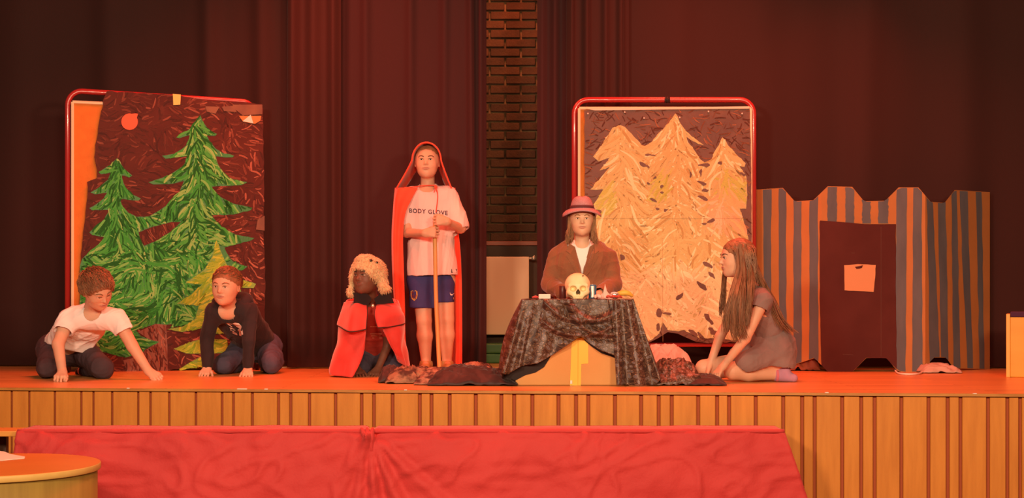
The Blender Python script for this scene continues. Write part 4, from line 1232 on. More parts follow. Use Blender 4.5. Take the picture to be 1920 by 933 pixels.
# ---------------------------------------------------------------- 2: boy in the black hoodie
def boy_hoodie():
    J = dict(head=P(424, 537, 9.22), f=(-.22, -1, -.08), u=(.02, -.10, 1), H=.238,
             neck=P(432, 577, 9.36), pelvis=P(482, 645, 9.78), front=Vector((-.3, -1, -.2)),
             shA=P(399, 585, 9.34), shB=P(468, 583, 9.36), hipA=P(462, 650, 9.76), hipB=P(500, 650, 9.78),
             elA=P(389, 634, 9.36), wrA=P(389, 688, 9.33), elB=P(466, 640, 9.30), wrB=P(465, 690, 9.28),
             knA=P(418, 683, 9.52), knB=P(508, 681, 9.56), anA=P(455, 690, 9.92), anB=P(505, 690, 9.95), toeA=P(465, 690, 10.0), toeB=P(497, 690, 10.02))
    root = thing('person', G(455, 9.55), 'boy in a black hooded sweatshirt and jeans kneeling with his hands on the floor', 'person')
    o, M = skin_body(root, J, M_skin, .95, hands=[
        ((J['wrA'], (-.15, -.75, -.55), (0, -.5, .85), -1), dict(curl=(.30, .5, .4), s=.92)),
        ((J['wrB'], (.12, -.75, -.52), (0, -.5, .85), 1), dict(curl=(.30, .5, .4), s=.92))])
    face_parts(root, J['head'], M, J['H'], M_hair_r, M_lip, openness=.75)
    hair_cap(root, J['head'], M, J['H'], M_hair_r, .03, (.0, .52, -.13, .42, .36, .41), -.12, 13, .003)
    tufts(J['head'], M, J['H'], 700, lambda d, r: (.3 + r.uniform(-.3, .3), .6 + r.uniform(-.3, .3), .15), 15, (.018, .035), .0022, .15, grow=.035, lift=.6).build('hair_tufts', M_hair_r, root, kind='stuff')
    V = Vol(.0052); e = .020; sp, sd, fr = torso_axes(J)
    torso_ops(V, J, e, hip=False)
    V.u(rc(J['pelvis'] + sp * .08, J['pelvis'] - sp * .02, .125, .125, fr, .9), .04)
    for q in 'AB':
        w_ = J['el' + q].lerp(J['wr' + q], .92)
        V.u(rc(J['sh' + q], J['el' + q], .058, .046), .03); V.u(rc(J['el' + q], w_, .044, .036), .01)
        d_ = (J['wr' + q] - J['el' + q]).normalized()
        V.u(rc(w_ - d_ * .035, w_, .033, .031), .004)
    V.u(rc(J['neck'] - sp * .02, J['neck'] + sp * .015, .078, .066), .03)
    V.cut(el(J['neck'] + sp * .055 + fr * .05, (.055, .055, .075)), .006)
    hd = organic(V, 'hooded_top', M_black_cloth, root, 1, [(.013, 24, 14, (.2, 0, 1)), (.003, 60, 15, (.8, 0, 1))])
    # the hood lies bunched round the neck
    V = Vol(.005); n = J['neck']
    pts = [n + Vector(v) for v in ((-.07, -.055, -.03), (-.085, .0, .035), (-.03, .07, .05), (.06, .075, .055), (.105, .01, .04), (.06, -.06, -.03))]
    pts = catmull(pts, 3)
    for i in range(len(pts) - 1):
        r_ = .022 + .026 * math.sin(PI * i / (len(pts) - 1)); V.u(rc(pts[i], pts[i + 1], r_, r_), .02)
    organic(V, 'hood', M_black_cloth, root, 1, [(.006, 34, 17, (1, 0, .3))])
    # pale print and drawstrings
    bv = bvh_of(hd)
    def h1(pts): return [(30 + x / 3.589, 480 + y / 3.589) for x, y in pts]
    M_pr = mat('pale_print', (0.72, 0.55, 0.48), .7)
    polys = [h1(q) for q in (
        [(1428, 455), (1450, 448), (1475, 452), (1495, 470), (1508, 500), (1512, 528), (1500, 532), (1494, 508), (1488, 512), (1492, 538), (1478, 540), (1476, 520), (1462, 545), (1450, 540), (1458, 515), (1450, 500), (1462, 490), (1445, 475)],
        [(1390, 450), (1425, 458), (1426, 463), (1402, 460), (1420, 480), (1418, 484), (1388, 456)],
        [(1396, 482), (1432, 494), (1430, 498), (1402, 490)], [(1400, 497), (1438, 503), (1420, 512), (1440, 526), (1436, 530), (1410, 514), (1424, 507), (1400, 502)],
        [(1412, 520), (1440, 534), (1437, 538), (1410, 524)], [(1390, 408), (1400, 405), (1404, 424), (1398, 424)], [(1408, 410), (1412, 409), (1416, 425), (1411, 425)], [(1420, 412), (1432, 409), (1436, 421), (1426, 418), (1424, 428)], [(1440, 412), (1445, 424), (1441, 425)])]
    link('chest_print', print_px(bv, polys, 9.2, .003), M_pr, hd, label='pale printed lettering and figure on the chest')
    mb = MB()
    for x0, x1, y1 in ((417, 414, 640), (441, 444, 596)):
        pts = [P(x0 + (x1 - x0) * t, 585 + (y1 - 585) * t, 9.2) for t in [k / 8 for k in range(9)]]
        if x0 == 417: pts = [p if i < 3 else p for i, p in enumerate(pts)]
        pr = project(bv, pts, (0, 1, 0), .004)
        m2 = MB(); m2.tube(pr, .0028, 6); m2.build('drawstring', M_black_cloth, hd)
    V = Vol(.006)
    V.u(rc(J['hipA'], J['hipB'], .105, .105), .03)
    for q in 'AB':
        V.u(rc(J['hip' + q], J['kn' + q], .088, .064), .03); V.u(rc(J['kn' + q], J['an' + q], .062, .045), .02)
    V.u(el(P(510, 676, 9.68), (.085, .10, .075)), .04)
    V.keep((0, 0, -1), (0, 0, STAGE + .004))
    organic(V, 'jeans', M_jeans, root, 1, [(.015, 24, 18, (1, .5, .3)), (.005, 55, 19, (1, 0, 0))])
    for q in 'AB':
        mb = MB(); mb.sphere(J['toe' + q] + Vector((0, .0, -.002)), (.033, .07, .033), 14); mb.build('sock', M_black_cloth, root)
boy_hoodie()
# ---------------------------------------------------------------- 3: child in the furry hat and red cape
M_rcape = mat('red_velour', (0.60, 0.045, 0.038), 0.7, (0.72, 0.07, 0.055), 6, bump=.1, bscale=80, sheen=.5)
M_trim = mat('dark_trim', (0.06, 0.02, 0.018), .8)
def child_cape():
    J = dict(head=P(688, 520, 9.24), f=(-.50, -.85, .12), u=(-.02, -.02, 1), H=.225,
             neck=P(695, 562, 9.34), pelvis=P(703, 655, 9.60), front=Vector((-.2, -1, 0)),
             shA=P(662, 578, 9.34), shB=P(728, 578, 9.36), hipA=P(684, 660, 9.58), hipB=P(722, 660, 9.58),
             elA=P(664, 645, 9.36), wrA=P(668, 690, 9.28), elB=P(727, 648, 9.40), wrB=P(708, 692, 9.32),
             knA=P(678, 688, 9.45), knB=P(738, 688, 9.50), anA=P(690, 692, 9.85), anB=P(725, 692, 9.85), toeA=P(695, 693, 9.92), toeB=P(715, 693, 9.92))
    root = thing('person', G(700, 9.45), 'kneeling child in a furry cream hat with ear flaps and a red cape', 'person')
    o, M = skin_body(root, J, M_skin_d, .95, hands=[
        ((J['wrA'], (.25, -.8, -.45), (0, -.5, .85), -1), dict(curl=(.15, .2, .2), s=.92)),
        ((J['wrB'], (-.25, -.8, -.45), (0, -.5, .85), 1), dict(curl=(.15, .2, .2), s=.92))])
    face_parts(root, J['head'], M, J['H'], M_iris, M_lip_d, openness=.6)
    H = J['H']; c = J['head']; L = lambda x, y, z: c + M @ Vector((x * H, y * H, z * H)); Mn = np.array(M)
    # furry hat: crown, low front edge, two hanging ear flaps, snout bump with eyes
    M_fur = mat('cream_fur', (0.66, 0.44, 0.22), 0.9, (0.76, 0.56, 0.32), 14, bump=.6, bscale=110, sheen=.5)
    V = Vol(.005)
    V.u(el(L(0, -.08, .20), (.50 * H, .54 * H, .44 * H), Mn), .01)
    V.u(el(L(.02, .12, .50), (.24 * H, .28 * H, .14 * H), Mn), .03)
    fl = [(L(.44, -.02, .12), P(661, 528, 9.20), P(657, 548, 9.20), .034, .028), (L(-.44, -.10, .05), P(719, 530, 9.22), P(718, 538, 9.18), .036, .034)]
    for a, b_, c_, r0, r1 in fl:
        V.u(rc(a, b_, r0, r0, M @ Vector((1, 0, 0)), .6), .03); V.u(rc(b_, c_, r0, r1, M @ Vector((1, 0, 0)), .7), .02)
    V.u(el(P(725, 541, 9.18), (.030, .03, .022)), .02)
    V.cut(el(L(.0, .50, -.20), (.36 * H, .42 * H, .40 * H), Mn), .015)
    V.cut(el(L(0, .0, -.42), (.33 * H, .42 * H, .40 * H), Mn), .01)
    hat = organic(V, 'furry_hat', M_fur, root, 1, [(.008, 60, 31, (0, 0, 1)), (.006, 120, 32, (.5, 0, 1))])
    me = hat.data; rr = random.Random(5); mb = MB()
    nv = len(me.vertices)
    for k in range(2600):
        v = me.vertices[rr.randrange(nv)]; n = v.normal
        t = (n * .7 + Vector((rr.uniform(-.6, .6), rr.uniform(-.6, .6), -.5))).normalized()
        p = v.co; l = rr.uniform(.008, .016)
        mb.tube([p, p + t * l * .5, p + t * l + Vector((0, 0, -l * .3))], [.0022, .002, .0004], 3, caps=False)
    mb.build('fur', M_fur, hat, kind='stuff')
    bh = bvh_of(hat)
    for x, y in ((696, 488), (706, 492)):
        h = bh.ray_cast(P(x, y, 9.2) - Vector((0, .6, 0)), Vector((0, 1, 0)))[0]
        mb = MB(); mb.sphere(h or P(x, y, 9.2), (.013, .010, .009)); mb.build('hat_eye', M_iris, hat)
    # red shirt with faint ribbing
    V = Vol(.0052); e = .014; sp, sd, fr = torso_axes(J)
    torso_ops(V, J, e, hip=False)
    V.u(rc(J['pelvis'] + sp * .05, J['pelvis'] + sp * .03, .125, .125, fr, .85), .04)
    for q in 'AB':
        dd = (J['el' + q] - J['sh' + q]).normalized(); end = J['sh' + q].lerp(J['el' + q], .6)
        V.u(rc(J['sh' + q], end, .052, .050), .03)
    V.cut(el(J['neck'] + sp * .05 + fr * .04, (.055, .055, .06)), .006)
    sh = organic(V, 'shirt', mat('red_shirt', (0.50, 0.05, 0.035), .8, (0.36, 0.035, 0.025), 10), root, 1, [(.007, 30, 33, (1, 0, 0))])
    bs = bvh_of(sh)
    polys = []
    for y, x0, x1 in ((612, 690, 704), (626, 688, 712), (630, 690, 708), (634, 692, 710)):
        polys.append([(x0, y), (x1, y), (x1, y + 1.6), (x0, y + 1.6)])
    M_fp = mat('faded_print', (0.66, 0.26, 0.16), .8)
    for p_ in polys: link('chest_print', print_px(bs, [p_], 9.2), M_fp, sh)
    # jeans
    V = Vol(.006)
    V.u(rc(J['hipA'], J['hipB'], .10, .10), .03)
    for q in 'AB':
        V.u(rc(J['hip' + q], J['kn' + q], .088, .062), .03); V.u(rc(J['kn' + q], J['an' + q], .06, .045), .02)
    V.keep((0, 0, -1), (0, 0, STAGE + .004))
    organic(V, 'jeans', M_jeans, root, 1, [(.009, 24, 34, (1, .5, .3)), (.005, 55, 35, (1, 0, 0))])
    for q in 'AB':
        mb = MB(); mb.sphere(J['toe' + q], (.033, .06, .033), 14); mb.build('sock', M_black_cloth, root)
    # long cape, open at the front, and a shoulder capelet over it
    def wrap(rows, t, name, m, nseg=46, amp=.012, fr_=5, seed=0):
        """rows: list of key point rings (front-left edge ... round the back ... front-right edge)"""
        g = []
        for i, R in enumerate(rows):
            c_ = catmull(R, 8)
            g.append([tuple(p) for p in c_])
        A = np.array(g)
        # smooth between the rows
        out = []
        K = [Vector(x) for x in A[:, 0]]
        m_ = A.shape[1]
        cols = [catmull([A[i, j] for i in range(A.shape[0])], 7) for j in range(m_)]
        n_ = len(cols[0])
        G_ = np.array([[tuple(cols[j][i]) for j in range(m_)] for i in range(n_)])
        cen = G_.mean(axis=1, keepdims=True)
        for i in range(n_):
            for j in range(m_):
                p = G_[i, j]; d_ = p - cen[i, 0]; d_[2] = 0; l = np.linalg.norm(d_) + 1e-6
                w_ = amp * (i / n_) * math.sin(j * fr_ / m_ * 6.28 + seed + .8 * math.sin(i * .2)) + amp * .7 * noise.noise(Vector((j * .25, i * .18, seed)))
                G_[i, j] = p + d_ / l * w_
        return link(name, sheet(G_, t), m, root), G_
    rows = [
        [P(676, 566, 9.22), P(655, 566, 9.28), P(648, 566, 9.42), P(694, 560, 9.50), P(742, 562, 9.42), P(738, 566, 9.28), P(712, 567, 9.22)],
        [P(686, 600, 9.16), P(655, 602, 9.17), P(638, 600, 9.40), P(694, 600, 9.60), P(755, 600, 9.44), P(745, 604, 9.22), P(712, 600, 9.16)],
        [P(686, 632, 9.13), P(652, 640, 9.14), P(632, 640, 9.38), P(694, 640, 9.74), P(757, 634, 9.48), P(748, 634, 9.24), P(722, 628, 9.16)],
        [P(680, 668, 9.11), P(646, 676, 9.11), P(625, 675, 9.38), P(694, 675, 9.88), P(760, 668, 9.55), P(752, 664, 9.30), P(738, 655, 9.20)],
        [P(662, 706.5, 9.06), P(640, 705, 9.09), P(622, 699, 9.34), P(694, 690, 10.0), P(763, 690, 9.70), P(757, 688, 9.44), P(748, 672, 9.28)]]
    wrap(rows, .005, 'long_cape', M_rcape, seed=1, amp=.020)
    rows = [
        [P(688, 568, 9.20), P(668, 566, 9.22), P(652, 562, 9.36), P(694, 556, 9.48), P(738, 560, 9.38), P(722, 566, 9.24), P(706, 568, 9.20)],
        [P(688, 590, 9.12), P(660, 586, 9.12), P(642, 582, 9.38), P(694, 580, 9.60), P(752, 582, 9.40), P(735, 588, 9.16), P(703, 590, 9.12)],
        [P(686, 617, 9.08), P(655, 621, 9.08), P(635, 608, 9.37), P(694, 608, 9.72), P(757, 603, 9.46), P(740, 611, 9.18), P(708, 614, 9.11)]]
    o2, G2 = wrap(rows, .006, 'capelet', M_rcape, seed=3, amp=.012)
    mb = MB(); mb.tube([Vector(p) for p in G2[-1]], .0045, 6); mb.build('dark_piping', M_trim, o2)
    mb = MB(); mb.tube([Vector(p) for p in G2[:, 0]], .0035, 6); mb.build('dark_piping', M_trim, o2)
    mb = MB(); mb.tube([Vector(p) for p in G2[:, -1]], .0035, 6); mb.build('dark_piping', M_trim, o2)
    # dark collar in two pointed halves
    for pl in ([(663, 548), (690, 551), (697, 560), (691, 571), (662, 572), (664, 558)], [(701, 560), (712, 551), (732, 549), (739, 568), (705, 570)]):
        V_, F_ = flat(pl, lambda x, y, o_: P(x, y, 9.155 + .0015 * abs(x - 697) - o_), 0, .01)
        me_ = mesh_from(V_, F_, smooth=False)
        link('collar', me_, mat('black_velvet', (0.018, .01, .012), .9), o2)
    mb = MB(); mb.sphere(P(699, 573, 9.1), (.010, .008, .012)); mb.build('clasp', M_chrome, o2)
child_cape()

# ---------------------------------------------------------------- 4: standing boy with hood and staff
M_oscarf = mat('orange_red_fleece', (0.82, 0.075, 0.035), 0.8, (0.90, 0.10, 0.045), 8, bump=.15, bscale=120, sheen=.3)
def boy_standing():
    Z = 9.85
    J = dict(head=P(801, 304, Z - .02), f=(-.04, -1, .07), u=(0, .05, 1), H=.232,
             neck=P(802, 354, Z + .01), pelvis=P(809, 520, Z + .02), front=Vector((0, -1, 0)),
             shA=P(767, 368, Z), shB=P(842, 368, Z), hipA=P(790, 525, Z + .02), hipB=P(832, 525, Z + .02),
             elA=P(763, 436, Z - .06), wrA=P(797, 437, Z - .265), elB=P(864, 428, Z - .06), wrB=P(838, 415, Z - .265),
             knA=P(795, 600, Z - .02), knB=P(837, 598, Z - .02), anA=P(799, 682, Z), anB=P(838, 682, Z), toeA=P(797, 693, Z - .16), toeB=P(842, 693, Z - .16))
    root = thing('person', G(812, Z), 'standing boy in a long orange-red hood and pale T-shirt, holding a wooden staff', 'person')
    o, M = skin_body(root, J, M_skin, 1.0, hands=[
        ((J['wrA'], (1, -.12, .10), (-.1, -1, .15), -1), dict(curl=(.75, 1.25, .9), s=.98, thumb=(.55, .6, -.7))),
        ((J['wrB'], (-1, -.12, .14), (.1, -1, .15), 1), dict(curl=(.75, 1.25, .9), s=.98, thumb=(.55, .6, -.7)))],
        r_arm=(.042, .034, .024), r_leg=(.072, .054, .032))
    face_parts(root, J['head'], M, J['H'], M_brow, M_lip, openness=.7)
    hair_cap(root, J['head'], M, J['H'], M_hair_b, .015, (.0, .50, -.13, .40, .33, .42), -.2, 43, .003)
    # T-shirt, wide and boxy
    V = Vol(.0052); sp, sd, fr = torso_axes(J)
    a = J['shA'].lerp(J['shB'], .12); b = J['shA'].lerp(J['shB'], .88)
    V.u(rc(a, b, .072, .072), .03)
    V.u(rc(P(806, 400, Z), P(810, 505, Z), .155, .172, fr, .68), .05)
    V.u(rc(P(810, 500, Z), P(811, 540, Z), .172, .175, fr, .72), .03)
    V.u(rc(J['shA'], P(761, 416, Z - .02), .066, .066), .03)
    V.u(rc(J['shB'], P(860, 422, Z - .04), .066, .078), .03)
    V.u(rc(J['neck'] - sp * .02, J['neck'] + sp * .005, .075, .06), .03)
    V.cut(el(J['neck'] + Vector((0, -.06, .035)), (.062, .07, .065)), .006)
    V.cut(rc(J['neck'], J['neck'] + sp * .1, .054, .05), .004)
    V.keep((.02, 0, -1), P(810, 517, Z))
    V.cut(rc(P(810, 500, Z), P(812, 545, Z), .158, .165, fr, .68), .0)
    for q, e_ in (('A', P(761, 422, Z - .02)), ('B', P(864, 433, Z - .05))):
        s_ = J['sh' + q]; dd = (e_ - s_).normalized()
        V.cut(hull([(-dd, e_ - dd * .004), (dd, e_ + dd * .2), (Vector((-1 if q == 'B' else 1, 0, 0)), P(859 if q == 'B' else 756, 400, Z))], e_ - Vector((.12, .14, .14)), e_ + Vector((.12, .14, .14))))
        V.cut(rc(e_ - dd * .05, e_ + dd * .06, .052, .062), .004)
    tee = organic(V, 't_shirt', mat('pale_pink_jersey', (0.74, 0.56, 0.56), 0.85, (0.80, 0.64, 0.62), 3, bump=.08, bscale=200, sheen=.1), root, 1, [(.013, 18, 44, (.1, 0, 1)), (.006, 40, 45, (.5, 0, 1))])
    bv = bvh_of(tee)
    # lettering across the chest
    cu = bpy.data.curves.new('t', 'FONT'); cu.body = 'BODY GLOVE'; cu.size = 1; cu.resolution_u = 3; cu.space_character = 1.15; cu.offset = .018
    to = bpy.data.objects.new('t', cu); COL.objects.link(to)
    bpy.context.view_layer.update()
    tm = bpy.data.meshes.new_from_object(to.evaluated_get(bpy.context.evaluated_depsgraph_get()))
    bpy.data.objects.remove(to)
    bmx = bmesh.new(); bmx.from_mesh(tm); bmesh.ops.triangulate(bmx, faces=bmx.faces)
    xs = [v.co.x for v in bmx.verts]; ys = [v.co.y for v in bmx.verts]
    x0, x1, y0, y1 = min(xs), max(xs), min(ys), max(ys)
    for v in bmx.verts:
        u = (v.co.x - x0) / (x1 - x0); t = (v.co.y - y0) / (y1 - y0)
        px = 765 + 73 * u; py = 396.5 - 8.5 * t + 5.0 * u
        w_ = P(px, py, Z - .2); h = bv.ray_cast(w_ - Vector((0, .5, 0)), Vector((0, 1, 0)))[0]
        v.co = (h or w_) - Vector((0, .0035, 0))
    bmx.to_mesh(tm); bmx.free()
    link('chest_lettering', tm, mat('navy_print', (0.05, 0.02, 0.05), .7), tee, label='dark slab lettering reading BODY GLOVE')
    mb_l = print_px(bv, [[(846, 504), (856, 504), (856, 511), (846, 511)]], Z - .1, .003)
    link('hem_tag', mb_l, mat('navy_print', (0.05, 0.02, 0.05), .7), tee, label='small dark square tag at the hem')
    link('tag_face', print_px(bv, [[(847.5, 505.5), (854.5, 505.5), (854.5, 509.5), (847.5, 509.5)]], Z - .1, .004), M_wtee, tee)
    # navy shorts
    V = Vol(.0052)
    V.u(rc(J['hipA'] + Vector((-.005, 0, 0)), J['hipB'] + Vector((-.025, 0, 0)), .100, .100), .03)
    V.u(rc(P(790, 535, Z), P(790, 590, Z), .084, .088), .03)
    V.u(rc(P(830, 535, Z), P(833, 580, Z), .078, .074), .03)
    V.cut(hull([((.03, 0, 1), P(790, 577, Z - .05)), ((1, 0, 0), P(816, 580, Z)), ], P(740, 640, Z) - Vector((.1, .3, .1)), P(816, 576, Z) + Vector((0, .3, .02))))
    V.cut(hull([((0, 0, 1), P(836, 567, Z - .05)), ((-1, 0, 0), P(816, 580, Z))], P(816, 640, Z) - Vector((0, .3, .1)), P(880, 566, Z) + Vector((.1, .3, .02))))
    V.cut(rc(P(793, 568, Z), P(794, 600, Z), .066, .07), .004); V.cut(rc(P(836, 558, Z), P(837, 600, Z), .056, .06), .004)
    V.keep((0, 0, 1), P(0, 505, Z))
    shs = organic(V, 'shorts', mat('navy_jersey', (0.038, 0.035, 0.15), 0.8, (0.05, 0.045, 0.19), 5, bump=.06), root, 1, [(.006, 22, 46, (.1, 0, 1))])
    bs = bvh_of(shs)
    def s5(pts): return [(710 + x / 3.73, 480 + y / 3.73) for x, y in pts]
    crest = s5([(220, 245), (232, 238), (245, 243), (258, 238), (270, 246), (272, 270), (266, 295), (248, 312), (230, 300), (220, 275)])
    link('crest', print_px(bs, [crest], Z - .1, .0035), mat('gold_print', (0.55, 0.34, 0.10), .6), shs, label='gold and dark red club crest on the leg')
    link('crest_stripes', print_px(bs, [s5(q) for q in ([(226, 268), (234, 268), (236, 294), (230, 290)], [(240, 266), (246, 266), (246, 300), (241, 298)], [(252, 274), (264, 272), (262, 282), (252, 284)], [(252, 290), (262, 288), (256, 300), (250, 302)], [(226, 250), (243, 250), (243, 260), (226, 260)])], Z - .1, .0048), mat('crest_dark', (0.16, 0.03, 0.05), .6), shs)
    sw = s5([(497, 250), (501, 262), (510, 266), (532, 256), (514, 273), (504, 275), (498, 268)])
    link('swoosh_mark', print_px(bs, [sw], Z - .1, .0035), mat('white_print', (0.85, 0.75, 0.72), .6), shs, label='small white curved tick on the leg')
    # socks
    M_sock = mat('tan_sock', (0.36, 0.24, 0.09), .9, (0.42, 0.28, 0.11), 14)
    M_sock2 = mat('sock_band', (0.62, 0.44, 0.24), .9)
    for q in 'AB':
        V = Vol(.004); a_, t_ = J['an' + q], J['toe' + q]
        V.u(rc(a_ + Vector((0, 0, .018)), a_, .040, .040), .01); V.u(rc(a_ + Vector((0, .01, -.01)), a_ - Vector((0, -.01, .018)), .038, .030), .02); V.u(rc(a_ - Vector((0, 0, .012)), t_, .038, .028), .03)
        V.keep((0, 0, -1), (0, 0, STAGE + .003)); V.keep((0, 0, 1), a_ + Vector((0, 0, .022)))
        sk = organic(V, 'sock', M_sock, root)
        mb = MB(); mb.tube([a_ + Vector((.0405 * math.cos(k * PI / 12), .0405 * math.sin(k * PI / 12), .012)) for k in range(25)], .0035, 6, False); mb.build('sock_band', M_sock2, sk)
    # hood: arched shell over the head falling to the shoulders
    hd = J['head']; A = []
    nv, nu = 16, 44
    for i in range(nv):
        v = i / (nv - 1)
        row = []
        y = -.075 + .235 * v
        sc_ = math.sqrt(max(0, 1 - (max(0, v - .25) / .80) ** 2.4))
        for j in range(nu):
            u = -1 + 2 * j / (nu - 1)
            a_ = u * PI * .5
            s_ = math.sin(a_); c_ = math.cos(a_)
            # arch profile: wide at the shoulders, round at the crown
            z_top = .118 * sc_
            if abs(u) < .55:
                b_ = abs(u) / .55 * PI / 2
                x = .098 * math.sin(b_) * (1 if u > 0 else -1) * (.35 + .65 * sc_); z = .01 * sc_ + (z_top - .0) * math.cos(b_)
            else:
                w_ = (abs(u) - .55) / .45
                x = (.098 * (.35 + .65 * sc_) + (.070 + (.040 if u < 0 else 0)) * w_ ** 1.1) * (1 if u > 0 else -1); z = .01 * sc_ - (.19) * w_ * (.9 + .1 * sc_)
                if v > .5: x *= 1.0
            yy = y + (.05 * (abs(u) - .55) / .45 if abs(u) > .55 else 0) * (1 - v) + .004 * math.sin(u * 14 + v * 5)
            if abs(u) > .9: yy += .0
            row.append(tuple(hd + Vector((x, yy, z))))
        A.append(row)
    hood = link('hood', sheet(A, .006), M_oscarf, root)
    mb = MB(); mb.tube([Vector(p) for p in A[0]], .0055, 8); mb.build('hood_edge', M_oscarf, hood)
    # long tails of the hood
    def tail(keys, name='cape_tail', seed=0):
        """keys: rows of (x left, depth left, x mid, depth mid, x right, depth right, y)"""
        rows = [[P(a, y, b), P((a + c_) / 2, y, (b + d_) / 2 - .012), P(c_, y, d_), P((c_ + e_) / 2, y, (d_ + f_) / 2 + .004), P(e_, y, f_)] for a, b, c_, d_, e_, f_, y in keys]
        R = [catmull(r_, 4) for r_ in rows]
        cols = [catmull([R[i][j] for i in range(len(R))], 7) for j in range(len(R[0]))]
        G_ = np.array([[tuple(cols[j][i] + Vector((0, .006 * math.sin(j * .9 + i * .12 + seed), 0))) for j in range(len(cols))] for i in range(len(cols[0]))])
        return link(name, sheet(G_, .006), M_oscarf, root)
    tail([(741, Z + .06, 750, Z - .085, 783, Z - .095, 352), (739, Z + .06, 743, Z - .105, 772, Z - .105, 372), (737, Z + .05, 741, Z - .11, 760, Z - .11, 400), (735, Z + .04, 739, Z - .12, 756, Z - .12, 440), (736, Z + .04, 740, Z - .09, 757, Z - .11, 500),
          (740, Z + .04, 744, Z - .06, 759, Z - .07, 570), (746, Z + .03, 750, Z - .04, 760, Z - .05, 630), (750, Z, 755, Z - .05, 765, Z - .05, 688)], seed=1)
    tail([(838, Z + .14, 846, Z + .12, 853, Z + .14, 352), (838, Z + .16, 848, Z + .13, 855, Z + .16, 400), (842, Z + .14, 852, Z + .11, 862, Z + .14, 460), (845, Z + .12, 856, Z + .09, 865, Z + .12, 520), (848, Z + .12, 858, Z + .09, 866, Z + .12, 600), (848, Z + .1, 858, Z + .07, 866, Z + .1, 692)], seed=2)
    # cord tied at the neck
    mb = MB(); bt = bv
    pts = [P(x, y, Z - .1) for x, y in ((757, 351), (775, 349.5), (795, 347), (815, 346.5), (819, 349))]
    pr = project(bt, pts, (0, 1, 0), .008); pr = [Vector((p.x, min(p.y, Z - .07), p.z)) for p in pr]
    mb.tube(catmull(pr, 5), .0032, 6)
    kn = P(817, 351, Z - .085)
    mb.sphere(kn, (.012, .009, .010))
    pts = [P(x, y, Z - .13) for x, y in ((818, 354), (820, 366), (819, 382), (817, 398))]
    pr = project(bt, pts, (0, 1, 0), .006)
    mb.tube(catmull(pr, 4), .0035, 6); mb.tube([kn, kn + Vector((-.012, -.003, -.035))], .003, 6); mb.tube([kn, kn + Vector((.008, -.003, -.03))], .003, 6)
    mb.build('neck_cord', M_oscarf, root)
    # the staff
    zs = Z - .235
    mb = MB(); pts = [P(818.5, 398, zs), P(816, 440, zs), P(813, 500, zs - .01), P(817, 580, zs - .02)]
    bt_ = G(824.5, zs - .04, .001)
    mb.tube(catmull([P(817, 403, zs + .004), P(815.5, 440, zs), P(816, 480, zs - .005), P(818, 570, zs - .02), bt_], 6), .0145, 12)
    mb.build('wooden_staff', mat('pale_wood', (0.66, 0.38, 0.13), 0.5, (0.56, 0.30, 0.09), 6, (6, 6, .5), .05), None, label='long pale wooden staff held upright by the standing boy', cat='staff')
boy_standing()

